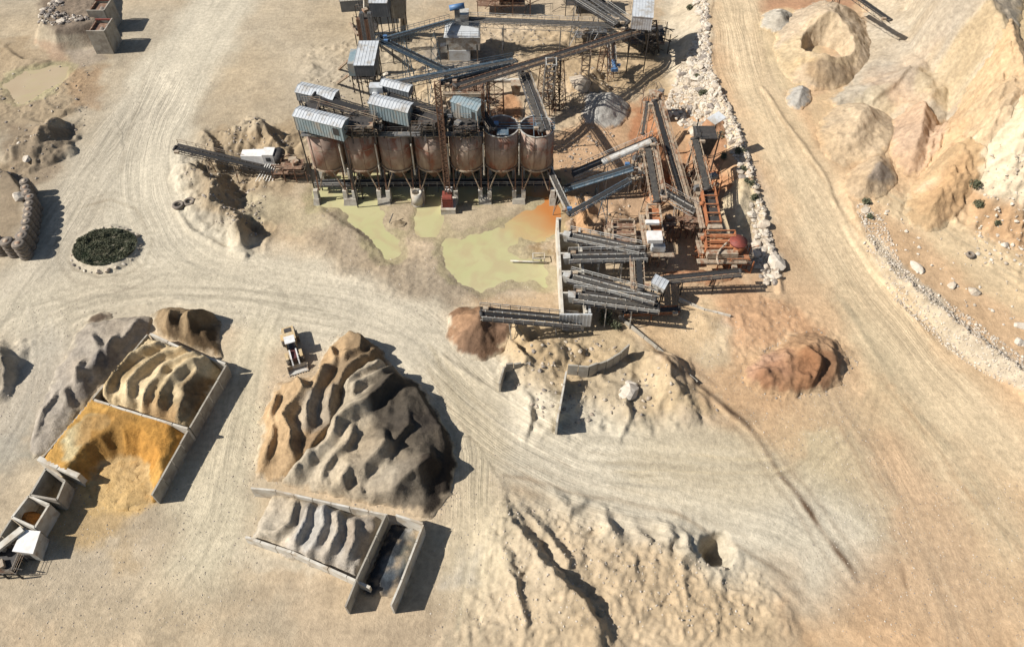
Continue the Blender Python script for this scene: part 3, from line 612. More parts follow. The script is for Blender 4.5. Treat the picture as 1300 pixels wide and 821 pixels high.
# ------------------------------------------------------------------ heaps: each its own thing lying on the ground
def tag(o, label=None, cat=None, group=None, kind=None):
    if label: o['label'] = label
    if cat: o['category'] = cat
    if group: o['group'] = group
    if kind: o['kind'] = kind
    elif cat: o['kind'] = 'thing'
    return o
HEAPS = []
def fp_x(p): g = G(p); return sum(q[0] for q in g) / len(g)
def fp_y(p): g = G(p); return sum(q[1] for q in g) / len(g)
def heap(name, label, outline, tops, colour, slope=.72, rough=(.35, .35), ridges=(), lobes=(), clip=None, res=.27, group=None, stains_shade=(), zb=0.0, wob=1.0, cat='heap', dark=None, soft=.3, power=2.0, dumps=None, blend=None, cz=None, floor=None, hs=1.0):
    """tops: (px, py, height) control points of the upper surface; the flanks fall at the angle of repose to the outline"""
    Pg = G(outline, zb); T = []
    for a in tops: v = PZ(a[0], a[1], zb + a[2]); T.append((v.x, v.y, a[2]))
    x0 = min(p[0] for p in Pg) - 1.5; x1 = max(p[0] for p in Pg) + 1.5; y0 = min(p[1] for p in Pg) - 1.5; y1 = max(p[1] for p in Pg) + 1.5
    X, Y = np.meshgrid(np.arange(x0, x1, res), np.arange(y0, y1, res)); x = X.ravel(); y = Y.ravel()
    sd = int(abs(Pg[0][0] * 13)) + 5
    wx = x + wob * fbm(x * .16, y * .16, 3, sd); wy = y + wob * fbm(x * .16 + 20, y * .16, 3, sd + 1)
    d = polyd(x * .6 + wx * .4, y * .6 + wy * .4, Pg) - .25 + .35 * fbm(x * .7, y * .7, 3, sd + 13)
    num = 0; den = 0
    for t in T:
        d2 = (wx - t[0]) ** 2 + (wy - t[1]) ** 2; w = (np.exp(-d2 / blend ** 2) + 1e-4 / (1 + d2)) if blend else 1 / (d2 ** (power / 2) + .6); num = num + w * t[2]; den = den + w
    H = num / den * hs
    f = slope * d * (1 + .18 * fbm(x * .25, y * .25, 3, sd + 2))
    k = soft
    z = -np.logaddexp(-f / k, -H / k) * k          # soft minimum: crests stay fairly sharp
    z = np.where(f < 0, f, z)
    m = sst(0, 1.4, z)
    for L, a, w in ridges:
        Lg = []
        for q in L:
            v = PZ(q[0], q[1], zb + (q[2] if len(q) > 2 else H.mean())); Lg.append((v.x, v.y, a))
        hh, S = scarp(x * .6 + wx * .4, y * .6 + wy * .4, Lg, w * 1.5, max(.5, a * .75))
        z = z + m * hh * 1.25 * (.75 + .5 * vn(S * .25, S * 0, sd))
    if floor:       # scooped hollow: flat floor polygon, banks at a steep repose around it
        fp, fz, fs = floor; fd = -polyd(x * .5 + wx * .5 + .5 * fbm(x * .5, y * .5, 3, sd + 20), y * .5 + wy * .5, G(fp)); rill = .25 * (ridged(np.arctan2(y - fp_y(fp), x - fp_x(fp)) * 5, fd * .12, 3, sd + 21) - .4)
        z = np.minimum(z, fz + fs * np.clip(fd, 0, 99) * (1 + rill) + .04 * fd * 0)
    for lx, ly, r, h in lobes:
        v = PZ(lx, ly, zb + float(H.mean()) * .7)
        rr = np.hypot(wx - v.x, wy - v.y) / r
        c = h * np.clip(1 - rr, -1, 1)
        z = z + sst(0, .8, z) * (h * np.clip(1 - rr, 0, 1) if h < 0 else h * np.clip(1 - rr, 0, 1))
    if dumps:      # loader loads tipped side by side: small sharp cones
        n_, r0_, r1_ = dumps; rq = random.Random(sd); xs0 = [p[0] for p in Pg]; ys0 = [p[1] for p in Pg]; got = 0
        cand = np.array([(rq.uniform(min(xs0), max(xs0)), rq.uniform(min(ys0), max(ys0))) for _ in range(n_ * 5)]); dd = polyd(cand[:, 0], cand[:, 1], Pg)
        top = np.zeros(x.size)
        for (cx_, cy_), q in zip(cand, dd):
            if q < 1.6 or got >= n_: continue
            got += 1; r_ = rq.uniform(r0_, r1_); el = rq.uniform(.7, 1.4)
            rr = np.hypot((x - cx_) * el, (y - cy_) / el); top = np.maximum(top, np.clip(r_ - rr, 0, 9) * .62)
        z = z + m * top
    ra, rf = rough
    z = z + m * (ra * .6 * fbm(x * rf, y * rf, 4, sd + 4) + .11 * fbm(x * 1.0, y * 1.0, 3, sd + 5)) + m * ra * .5 * (ridged(x * rf * .7, y * rf * .7, 3, sd + 6) - .3)
    b = base_h(x, y)
    on = z > .02
    if clip:
        on &= polyd(x, y, G(clip, zb if cz is None else cz)) > 0
    zz = np.where(on, b + z, b - .35)
    c = np.tile(A(colour), (x.size, 1))
    for q in stains_shade:      # (px, py, height, radius, colour, strength): material tones, some painted sun and shade
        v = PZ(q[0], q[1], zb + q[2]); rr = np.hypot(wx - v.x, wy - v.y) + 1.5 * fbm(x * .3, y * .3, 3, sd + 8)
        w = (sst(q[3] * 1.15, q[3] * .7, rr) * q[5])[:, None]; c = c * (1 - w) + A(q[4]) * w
    c *= (1 + .13 * fbm(x * .18, y * .18, 4, sd + 9) + .10 * fbm(x * .9, y * .9, 3, sd + 10))[:, None]
    c *= 1 + fbm(x * .12, y * .12, 3, sd + 11)[:, None] * np.array([.04, 0, -.06])
    # a thin skirt takes the colour of the ground it spreads over
    g = paint(x, y, b); w = sst(.7, .0, z + .45 * fbm(x * .8, y * .8, 3, sd + 12))[:, None]; c = c * (1 - w) + g * w
    o = grid_mesh(name, X, Y, zz.reshape(X.shape), np.clip(c, .008, .9), mask=on.reshape(X.shape), material='heap_soil')
    tag(o, label, cat, group)
    HEAPS.append(o)
    return o

# --- the big double stockpile in the middle
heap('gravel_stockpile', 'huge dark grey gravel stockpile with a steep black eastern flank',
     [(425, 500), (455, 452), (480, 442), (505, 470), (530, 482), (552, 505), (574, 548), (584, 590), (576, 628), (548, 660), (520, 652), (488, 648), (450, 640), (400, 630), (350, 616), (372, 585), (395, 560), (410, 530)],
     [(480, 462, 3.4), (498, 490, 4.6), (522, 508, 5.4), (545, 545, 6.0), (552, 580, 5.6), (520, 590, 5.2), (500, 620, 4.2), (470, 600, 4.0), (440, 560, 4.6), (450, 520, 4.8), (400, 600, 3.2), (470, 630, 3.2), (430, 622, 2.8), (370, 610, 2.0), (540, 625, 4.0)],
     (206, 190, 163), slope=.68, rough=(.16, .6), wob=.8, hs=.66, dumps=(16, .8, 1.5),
     ridges=[([(502, 474, 5), (486, 490, 5), (465, 507, 5), (444, 518, 5), (426, 528, 5), (422, 545, 5), (412, 562, 4), (392, 580, 3), (373, 598, 3), (357, 611, 2)], 2.0, 3.0),
             ([(489, 556, 6), (478, 572, 5), (461, 584, 5), (443, 590, 4), (428, 606, 4)], 1.6, 3.4), ([(547, 575, 6.5), (530, 592, 6), (508, 607, 5), (494, 622, 5), (484, 634, 4)], 2.1, 3.4),
             ([(528, 486, 5), (545, 503, 6), (562, 528, 6.5), (572, 556, 6.5), (574, 580, 6)], 1.3, 3.0), ([(486, 452, 3), (474, 462, 4), (456, 472, 4), (444, 484, 4)], 1.5, 2.4), ([(499, 462, 4), (484, 474, 4), (468, 480, 4), (450, 490, 4)], 1.5, 2.2),
             ([(520, 530, 6), (505, 545, 6), (495, 562, 5)], 1.0, 3.0), ([(448, 545, 5), (440, 562, 5), (424, 575, 4), (410, 596, 3)], 1.0, 2.6), ([(412, 612, 3), (420, 622, 2)], .9, 1.6), ([(436, 618, 3), (442, 630, 2)], 1.0, 1.6), ([(456, 622, 3), (460, 634, 2)], 1.0, 1.6), ([(474, 630, 3), (480, 642, 2)], 1.0, 1.6)],
     stains_shade=[(516, 530, 4, 6, (122, 112, 98), .6), (528, 512, 4, 7.5, (84, 77, 68), .9), (552, 556, 4, 7, (74, 67, 60), .9), (568, 606, 3, 8, (62, 55, 48), .9), (550, 630, 2, 7, (70, 61, 52), .9), (508, 496, 4, 5, (92, 84, 73), .85), (530, 560, 4, 4, (128, 117, 101), .5), (480, 600, 5, 7, (172, 157, 134), .6)])
heap('gravel_stockpile', 'long brown stockpile with wavy crests just below the parked loader',
     [(398, 474), (408, 452), (428, 424), (452, 420), (480, 436), (508, 468), (480, 520), (450, 560), (430, 590), (400, 612), (360, 614), (318, 612), (318, 585), (330, 552), (324, 535), (340, 505), (350, 484), (372, 478)],
     [(438, 430, 2.4), (455, 432, 3.0), (470, 442, 3.0), (425, 455, 2.2), (440, 470, 3.0), (400, 485, 2.0), (380, 500, 2.4), (405, 510, 2.6), (368, 530, 2.0), (395, 545, 2.6), (350, 560, 1.6), (370, 575, 2.2), (335, 595, 1.2), (350, 600, 1.4)],
     (208, 176, 134), slope=.58, rough=(.18, .6), wob=.8, hs=.85, dumps=(26, .7, 1.4),
     ridges=[([(412, 466, 3), (408, 478, 3), (398, 500, 3), (392, 520, 3), (393, 540, 3)], 1.8, 1.9), ([(380, 482, 3), (387, 498, 3), (372, 514, 3), (358, 530, 3), (370, 550, 3), (370, 572, 3), (374, 588, 2)], 2.0, 2.2), ([(424, 500, 3), (419, 520, 3), (420, 540, 3), (406, 556, 3), (394, 572, 3)], 1.6, 2.0),
             ([(446, 422, 3), (458, 432, 3), (456, 446, 3), (440, 452, 3)], 1.5, 2.0), ([(462, 428, 3), (476, 440, 3), (470, 452, 3), (454, 460, 3), (438, 474, 3), (430, 490, 3)], 1.6, 2.0), ([(350, 505, 2), (342, 530, 2), (346, 552, 2), (340, 580, 1)], 1.0, 2.2), ([(420, 440, 2), (426, 456, 3), (418, 474, 3)], 1.1, 1.8)],
     stains_shade=[(468, 440, 3, 4, (112, 94, 72), .7), (404, 525, 3, 4, (188, 174, 152), .85), (420, 500, 3, 3, (186, 170, 146), .7), (442, 476, 3, 4, (150, 132, 108), .7), (398, 580, 3, 5, (128, 106, 82), .6)])
# --- mid heaps
heap('sand_heap', 'neat reddish brown cone of sand under the lone black conveyor',
     [(563, 425), (566, 400), (580, 388), (610, 386), (640, 390), (652, 405), (650, 432), (638, 452), (612, 462), (585, 455), (570, 443)],
     [(612, 404, 4.9), (614, 404, 4.9)], (150, 118, 92), slope=.7, rough=(.04, .9), wob=.35, soft=.5,
     ridges=[([(612, 402, 5), (598, 418, 4), (575, 424, 1)], .35, 1.2)], stains_shade=[(592, 405, 3, 4.0, (190, 152, 118), .6), (622, 425, 3, 5, (132, 104, 82), .7)])  # paler left flank and darker right flank paint in sun and shade
heap('sand_heap', 'wide reddish heap standing alone left of the haul road',
     [(938, 478), (948, 458), (985, 440), (1000, 425), (1035, 420), (1062, 432), (1080, 462), (1072, 490), (1040, 500), (1005, 506), (970, 502), (948, 492)],
     [(960, 462, 1.6), (985, 458, 2.2), (1010, 455, 2.8), (1035, 450, 3.6), (1052, 462, 3.4), (1030, 475, 3.6), (1000, 470, 2.4), (1060, 478, 2.4), (1050, 440, 2.2)],
     (192, 156, 120), slope=.55, rough=(.42, .7), wob=1.2, hs=.85, dumps=(12, .8, 1.6), ridges=[([(1020, 440, 3), (1040, 460, 3), (1030, 485, 3)], 1.0, 1.8), ([(1055, 440, 3), (1066, 462, 3), (1056, 485, 2)], .7, 1.4)],
     stains_shade=[(968, 456, 2, 4.5, (222, 176, 142), .85), (1040, 470, 3, 4, (126, 88, 62), .7), (1000, 485, 1, 5, (168, 120, 84), .6)])
# --- bays, left
heap('sand_heap', 'golden ochre sand scooped into a deep bowl inside the lower left bay',
     [(40, 600), (80, 530), (118, 490), (180, 505), (262, 535), (236, 600), (205, 662), (175, 655), (135, 648), (100, 625), (60, 625)],
     [(78, 584, 3.1), (92, 562, 3.5), (112, 540, 3.8), (140, 530, 4.0), (170, 532, 4.0), (200, 540, 3.9), (228, 550, 3.4), (216, 575, 3.0), (206, 600, 2.8)],
     (222, 172, 94), slope=1.3, rough=(.2, .6), wob=.5, cz=3.1, clip=[(54, 583), (118, 508), (238, 543), (195, 618), (176, 636), (110, 640), (98, 604)],
     floor=([(112, 622), (118, 604), (132, 590), (152, 582), (176, 582), (188, 594), (190, 612), (196, 640), (200, 690), (90, 690)], .12, 1.15),
     stains_shade=[(84, 572, 4, 2.0, (236, 220, 172), .8), (100, 552, 4, 1.8, (236, 220, 172), .8), (122, 534, 4, 1.8, (232, 214, 164), .7), (142, 552, 3, 5, (186, 138, 74), .75), (190, 556, 3, 5, (224, 162, 78), .85), (185, 636, .2, 2.5, (206, 150, 78), .8), (150, 612, .3, 4, (232, 200, 144), .6)])  # brown-gold bank tone paints in the shade of the steep scooped side
heap('sand_heap', 'pale cream sand in parallel wavy ridges filling the upper left bay',
     [(112, 512), (190, 420), (292, 458), (258, 545), (236, 560)],
     [(140, 490, 2.9), (180, 440, 3.0), (210, 440, 3.1), (250, 455, 3.2), (275, 470, 3.3), (265, 500, 3.2), (250, 520, 3.0), (200, 490, 2.9), (180, 510, 3.0), (225, 525, 3.0)],
     (236, 212, 168), slope=1.5, rough=(.35, .45), wob=1.3, cz=3.4, clip=[(119, 505), (187, 426), (285, 461), (238, 543)],
     ridges=[([(132, 500, 3), (150, 475, 3), (172, 455, 3), (200, 440, 3)], 1.3, 1.5), ([(163, 508, 3), (165, 488, 3), (180, 475, 3), (205, 458, 3), (235, 445, 3)], 1.4, 1.5), ([(185, 515, 3), (188, 500, 3), (200, 488, 3), (215, 470, 3), (250, 455, 3)], 1.4, 1.6), ([(205, 520, 3), (210, 500, 3), (220, 485, 3), (242, 470, 3), (262, 462, 3)], 1.5, 1.7), ([(228, 528, 3), (234, 505, 3), (236, 490, 3), (252, 475, 3)], 1.2, 1.6)],
     lobes=[(252, 492, 2.2, -2.2)], stains_shade=[(265, 500, 3, 5, (128, 98, 64), .85), (200, 520, 3, 3, (186, 146, 96), .7), (160, 480, 3, 2, (160, 134, 92), .5), (215, 500, 3, 2, (170, 146, 104), .5)])
heap('gravel_heap', 'grey lilac gravel lobes piled against the outside of the long bay wall',
     [(28, 562), (40, 525), (60, 490), (78, 450), (92, 425), (118, 402), (150, 398), (188, 394), (200, 402), (190, 424), (120, 506), (66, 572), (40, 585)],
     [(110, 440, 1.2), (140, 420, 1.6), (175, 410, 1.8), (95, 470, 1.4), (125, 470, 2.2), (155, 440, 2.4), (80, 510, 1.0), (105, 500, 2.0), (60, 545, .8), (85, 535, 1.7), (180, 425, 2.4)],
     (190, 177, 158), slope=.5, rough=(.2, .4), wob=1.2, cz=3.4, clip=[(20, 570), (40, 500), (80, 400), (205, 385), (187, 425), (50, 588)],
     ridges=[([(112, 425, 3), (122, 445, 3), (118, 470, 3)], 1.0, 1.6), ([(140, 430, 3), (128, 460, 3), (105, 475, 2)], 1.1, 1.7), ([(96, 460, 3), (105, 480, 3), (108, 505, 3)], 1.1, 1.6), ([(170, 405, 3), (150, 425, 3), (135, 440, 3)], 1.0, 1.6), ([(70, 500, 2), (55, 530, 1), (45, 550, 1)], .7, 1.8), ([(84, 495, 2), (90, 520, 2)], .7, 1.4), ([(190, 400, 2), (182, 412, 3), (160, 440, 3)], .9, 1.4)],
     stains_shade=[(125, 455, 3, 3, (130, 122, 116), .7), (105, 490, 2, 3, (140, 128, 116), .6), (80, 480, 2, 5, (196, 182, 162), .6)])
heap('gravel_heap', 'low dark brown crescent heap on the road above the left bays', [(104, 412), (112, 402), (132, 396), (148, 398), (144, 408), (128, 418), (112, 424)], [(130, 404, .9)], (128, 108, 88), slope=.4, rough=(.2, .5), wob=.8)
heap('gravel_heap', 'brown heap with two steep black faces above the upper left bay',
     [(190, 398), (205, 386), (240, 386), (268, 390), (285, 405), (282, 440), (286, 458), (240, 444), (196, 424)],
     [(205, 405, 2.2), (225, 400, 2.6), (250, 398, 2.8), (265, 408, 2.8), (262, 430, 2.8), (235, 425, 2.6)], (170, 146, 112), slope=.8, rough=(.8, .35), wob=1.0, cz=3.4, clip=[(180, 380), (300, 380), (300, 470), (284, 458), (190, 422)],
     ridges=[([(222, 398, 3), (218, 412, 3), (226, 428, 3)], 1.5, 1.6), ([(268, 392, 3), (245, 402, 3), (240, 420, 3), (246, 440, 3)], 1.8, 2.0)], stains_shade=[(262, 420, 3, 4, (96, 76, 54), .8), (228, 412, 2, 2, (84, 68, 52), .7)])
# --- bays, bottom
heap('gravel_heap', 'pale bluish grey gravel dumped in curved ridges inside the bottom bay',
     [(312, 690), (340, 620), (375, 622), (500, 655), (452, 745), (430, 728)],
     [(355, 640, 1.8), (380, 650, 2.2), (420, 655, 2.6), (460, 665, 2.6), (480, 668, 2.4), (450, 700, 2.2), (400, 690, 2.0), (350, 680, 1.4)],
     (206, 194, 176), slope=1.2, rough=(.2, .5), wob=1.2, cz=2.6, clip=[(308, 684), (345, 621), (494, 653), (448, 742)],
     ridges=[([(372, 640, 3), (368, 660, 3), (352, 675, 2), (330, 682, 1)], 1.2, 1.4), ([(392, 640, 3), (388, 662, 3), (378, 685, 2)], 1.2, 1.4), ([(412, 645, 3), (414, 665, 3), (405, 690, 2), (392, 700, 2)], 1.2, 1.5), ([(432, 650, 3), (432, 675, 3), (418, 700, 2), (405, 708, 2)], 1.3, 1.5), ([(455, 658, 3), (450, 685, 3), (438, 710, 2)], 1.2, 1.5), ([(478, 665, 3), (468, 690, 3), (455, 715, 2)], 1.0, 1.4)],
     stains_shade=[(405, 670, 2, 3.0, (196, 194, 188), .7), (375, 650, 2, 2, (140, 132, 122), .6), (465, 680, 3, 2.5, (150, 134, 116), .5), (340, 660, 1, 5, (214, 196, 166), .7)])
heap('slurry_bed', 'dark blue wet slurry with whitish patches in the deep narrow bay', [(490, 650), (545, 662), (520, 760), (452, 760)], [(500, 680, .7), (510, 700, .9), (500, 720, .6), (525, 680, 1.2)], (58, 62, 66), slope=.6, rough=(.25, .3), wob=.4, cz=3.4, clip=[(494, 654), (540, 664), (512, 752), (448, 752)],
     stains_shade=[(524, 680, 1, 1.5, (150, 145, 132), .9), (515, 705, 1, 1.6, (110, 112, 104), .8), (492, 712, 1, 2, (104, 112, 118), .7), (520, 665, 1, 1.0, (190, 185, 175), .8)], cat='slurry')
# --- upper right slopes (on the road bench, height 5)
ZR = ROAD_Z
def conepts(cx, cy, rx, ry, n=14): return [(cx + rx * math.cos(i * 2 * math.pi / n), cy + ry * math.sin(i * 2 * math.pi / n)) for i in range(n)]
heap('sand_slope', 'broad smooth grey sand slope leaning against the upper quarry face',
     [(1092, 20), (1090, -40), (1160, -60), (1250, -30), (1262, 60), (1240, 150), (1180, 170), (1120, 150), (1060, 140), (1042, 128), (1075, 105), (1095, 70)],
     [(1100, -10, 7), (1160, -10, 11), (1205, 10, 12), (1205, 60, 12), (1225, 80, 13), (1160, 50, 8), (1100, 60, 5), (1060, 100, 2.6), (1120, 110, 4), (1200, 110, 9), (1170, 120, 5.5)],
     (210, 194, 168), slope=.5, rough=(.12, .2), wob=1.5, zb=ZR, res=.35, soft=1.2, blend=11,
     ridges=[([(1085, 70, 5), (1066, 90, 4), (1052, 108, 3)], .8, 1.5), ([(1155, 82, 7), (1140, 98, 6), (1118, 112, 5)], .7, 1.5), ([(1120, 40, 6), (1090, 62, 5)], .5, 2)],
     stains_shade=[(1150, 95, 5, 8, (222, 186, 148), .7), (1120, 118, 4, 4, (216, 196, 160), .7), (1180, 60, 8, 12, (200, 184, 160), .7), (1200, 100, 6, 6, (220, 194, 150), .6)])
def crater():
    o = heap('sand_heap', 'tall tan sand cone with a deep crater in its top beside the haul road', conepts(1046, 60, 66, 58), [(1054, 42, 7.6)], (214, 192, 162), slope=.62, rough=(.25, .25), zb=ZR, wob=1.2, soft=.8,
         stains_shade=[(1062, 90, 3, 6, (182, 156, 122), .8), (1000, 70, 2, 7, (222, 196, 150), .6)])  # darker front patch paints in the shade on the outer face
    c = PZ(1054, 42, ZR + 6.0)
    me = o.data; n = len(me.vertices); co = np.empty(n * 3, np.float32); me.vertices.foreach_get('co', co); co = co.reshape(-1, 3)
    r = np.hypot((co[:, 0] - c.x), (co[:, 1] - c.y)) + .5 * fbm(co[:, 0] * .4, co[:, 1] * .4, 3, 3)
    bowl = ZR + 7.0 - 1.75 * np.clip(8.2 - r, 0, 6.2)
    inside = (r < 8.2) & (co[:, 2] > ZR - .2)
    co[:, 2] = np.where(inside, np.minimum(co[:, 2], bowl + .4 * fbm(co[:, 0] * .5, co[:, 1] * .5, 4, 8)), co[:, 2])
    me.vertices.foreach_set('co', co.ravel())
    a = me.color_attributes['Col']; cc = np.empty(n * 4, np.float32); a.data.foreach_get('color', cc); cc = cc.reshape(-1, 4)
    cc[inside, :3] = cc[inside, :3] * .5 + np.array(A((226, 200, 160))) * .5; a.data.foreach_set('color', cc.ravel()); me.update()
crater()
heap('sand_heap', 'rounded brown sand mound on the slope below the orange patch', conepts(1160, 178, 36, 46), [(1160, 140, 8.2), (1158, 150, 8), (1158, 175, 4)], (218, 184, 150), slope=.75, rough=(.12, .3), zb=ZR + .3, wob=1.0, soft=.9)
heap('sand_heap', 'pale pointed sand cone with a flat top at the foot of the quarry face', conepts(1192, 246, 42, 36), [(1192, 208, 6.4), (1202, 204, 6.4)], (216, 182, 138), slope=.66, rough=(.15, .3), zb=ZR + .3, wob=1.2, soft=.6, stains_shade=[(1190, 206, 6, 2.6, (228, 196, 158), .9), (1212, 240, 3, 6, (196, 158, 116), .6)])
heap('sand_heap', 'low wrinkled sand mound at the edge of the haul road', conepts(1088, 168, 54, 42), [(1085, 135, 4.0), (1110, 150, 4.2), (1060, 160, 2.2), (1100, 175, 3.0)], (218, 192, 156), slope=.5, rough=(.2, .5), zb=ZR, wob=1.6)
heap('sand_heap', 'orange brown sand shoulder between the rounded mound and the white face', conepts(1225, 175, 28, 60), [(1225, 125, 9), (1228, 160, 7), (1222, 190, 4), (1232, 215, 3)], (222, 192, 152), slope=.8, rough=(.18, .5), zb=ZR, wob=1.2)
heap('sand_heap', 'small sand lobe behind the road edge below the wrinkled mound', conepts(1108, 222, 36, 26), [(1105, 206, 3.0), (1118, 215, 3)], (206, 182, 150), slope=.6, rough=(.3, .3), zb=ZR, wob=1.2, stains_shade=[(1120, 212, 2, 2.5, (150, 140, 130), .7)])
heap('gravel_heap', 'small light grey gravel cone at the edge of the haul road', conepts(1014, 124, 19, 17), [(1016, 112, 2.6)], (196, 190, 178), slope=.62, rough=(.08, .5), zb=ZR, wob=.5)
heap('gravel_heap', 'small white and grey heap on the reddish ground at the top', conepts(988, 28, 26, 17), [(985, 18, 2.0), (1000, 16, 2.4)], (214, 206, 190), slope=.55, rough=(.4, .4), zb=ZR, wob=1.0, stains_shade=[(1002, 20, 2, 3, (150, 146, 136), .8)])
# --- heaps around the plant
heap('gravel_heap', 'smooth light grey gravel cone behind the last silo', conepts(768, 142, 34, 24), [(768, 122, 5.5), (764, 124, 5.5)], (196, 190, 178), slope=.7, rough=(.12, .4), wob=.7, soft=.7)
heap('sand_heap', 'small orange sand pile under the hanging grey chute', conepts(655, 150, 10, 9), [(655, 138, 2.4)], (206, 150, 108), slope=.8, rough=(.06, .5), wob=.3, res=.2)
heap('sand_heap', 'pointed pale orange sand heap between bunker and brown screen', conepts(744, 282, 16, 20), [(746, 258, 4.4), (744, 270, 3.4)], (220, 174, 128), slope=.9, rough=(.3, .4), wob=.6, res=.22)
heap('sand_heap', 'rust orange sand heap below the twin feed conveyors', conepts(832, 205, 26, 62), [(832, 150, 5), (830, 180, 4), (838, 210, 3.2), (845, 240, 2.2)], (204, 146, 104), slope=.75, rough=(.3, .3), wob=1.0, stains_shade=[(830, 160, 4, 5, (216, 150, 104), .7)])
heap('sand_heap', 'orange brown sand heap under the pale screen feed conveyor', conepts(895, 200, 26, 36), [(893, 182, 4), (898, 200, 3.2), (915, 215, 2.6)], (204, 154, 114), slope=.7, rough=(.35, .3), wob=1.0)
heap('sand_heap', 'cream sand spill between the rusty screen and the boulders', conepts(938, 265, 26, 30), [(935, 250, 2.4), (945, 268, 1.8)], (226, 204, 166), slope=.45, rough=(.15, .3), wob=1.0)
heap('sand_heap', 'red brown sand ridge beneath the low conveyor by the orange crusher', conepts(885, 352, 52, 12), [(870, 344, 1.8), (905, 342, 2.0), (925, 345, 1.6)], (196, 144, 106), slope=.7, rough=(.3, .4), wob=.8)
heap('gravel_heap', 'round grey lilac gravel cone inside the first bunker compartment', conepts(724, 290, 9, 11), [(724, 280, 2.8)], (196, 172, 146), slope=.9, rough=(.05, .5), wob=.2, res=.15)
heap('sand_spread', 'dark island of wet sediment in the pond beside the jetty pipe', [(652, 320), (660, 308), (690, 302), (712, 305), (712, 340), (690, 332), (665, 330)], [(690, 316, .5)], (176, 150, 112), slope=.2, rough=(.15, .5), wob=.8)
heap('gravel_heap', 'small dark mound of debris in the mud below the silos', conepts(507, 285, 11, 6), [(508, 281, 1.2)], (120, 104, 78), slope=.6, rough=(.3, .8), wob=.4, res=.2)

# ------------------------------------------------------------------ rocks
def rock_mesh(name, seed, material, sub=2, flat=.75):
    rnd = random.Random(seed); bm = bmesh.new(); bmesh.ops.create_icosphere(bm, subdivisions=sub, radius=1)
    dirs = [Vector((rnd.uniform(-1, 1), rnd.uniform(-1, 1), rnd.uniform(-1, 1))).normalized() for _ in range(9)]
    cut = [rnd.uniform(.45, .8) for _ in dirs]
    for v in bm.verts:
        c = v.co.copy()
        for d, k in zip(dirs, cut):
            s = c.dot(d)
            if s > k: c -= d * (s - k)
        c.x *= 1 + .25 * math.sin(seed); c.z *= flat
        v.co = c + Vector((rnd.uniform(-.05, .05), rnd.uniform(-.05, .05), rnd.uniform(-.05, .05)))
    me = bpy.data.meshes.new(name); bm.to_mesh(me); bm.free(); me.materials.append(MATS[material]); return me
ROCKS = {k: [rock_mesh('boulder', s * 7 + i, m, 2) for s in range(7)] for i, (k, m) in enumerate((('pale', 'rock'), ('white', 'rock_white'), ('grey', 'rock_grey')))}
def boulder(x, y, r, label, group=None, kind='pale', name='boulder', rnd=random):
    o = bpy.data.objects.new(name, rnd.choice(ROCKS[kind])); COL.objects.link(o)
    o.location = (x, y, HH(x, y) + r * .12); o.scale = (r * rnd.uniform(.8, 1.2), r * rnd.uniform(.8, 1.2), r * rnd.uniform(.7, 1.0)); o.rotation_euler = (rnd.uniform(-.3, .3), rnd.uniform(-.3, .3), rnd.uniform(0, 6.28))
    tag(o, label, 'boulder', group); return o
def band_points(poly, n, rnd, z=0, mind=0):
    g = G(poly, z); xs_ = [p[0] for p in g]; ys_ = [p[1] for p in g]; r = []
    xx = np.array([rnd.uniform(min(xs_), max(xs_)) for _ in range(n * 12)]); yy = np.array([rnd.uniform(min(ys_), max(ys_)) for _ in range(n * 12)])
    k = polyd(xx, yy, g) > 0
    for a, b in zip(xx[k], yy[k]):
        if mind and any((a - p[0]) ** 2 + (b - p[1]) ** 2 < mind * mind for p in r): continue
        r.append((float(a), float(b)))
        if len(r) >= n: break
    return r
rnd = random.Random(11)
EMBP = [(868, -30), (893, -30), (898, 60), (902, 105), (918, 135), (944, 190), (968, 250), (990, 310), (994, 345), (975, 345), (960, 310), (962, 280), (945, 235), (925, 195), (885, 160), (845, 125), (860, 90), (890, 40)]
for x, y in band_points(EMBP, 235, rnd, 3.4, 1.15):
    rr = rnd.choice((.5, .65, .8, .8, .95, 1.2)); kd = rnd.choice(('pale', 'pale', 'white', 'white', 'grey'))
    yy = PZ(900, 120, 4).y; zone = 'at the top of the road embankment' if y > PZ(900, 60, 4).y else 'in the widest stretch of the embankment' if y > PZ(900, 165, 4).y else 'among the shrubs of the road embankment' if y > PZ(900, 250, 4).y else 'at the lower end of the embankment by the orange crusher'
    boulder(x, y, rr, ('small ' if rr < .7 else 'big ' if rr > 1.1 else 'medium ') + {'pale': 'tan', 'white': 'whitish', 'grey': 'grey'}[kd] + ' boulder ' + zone, 'boulders of the haul road embankment', kd, rnd=rnd)
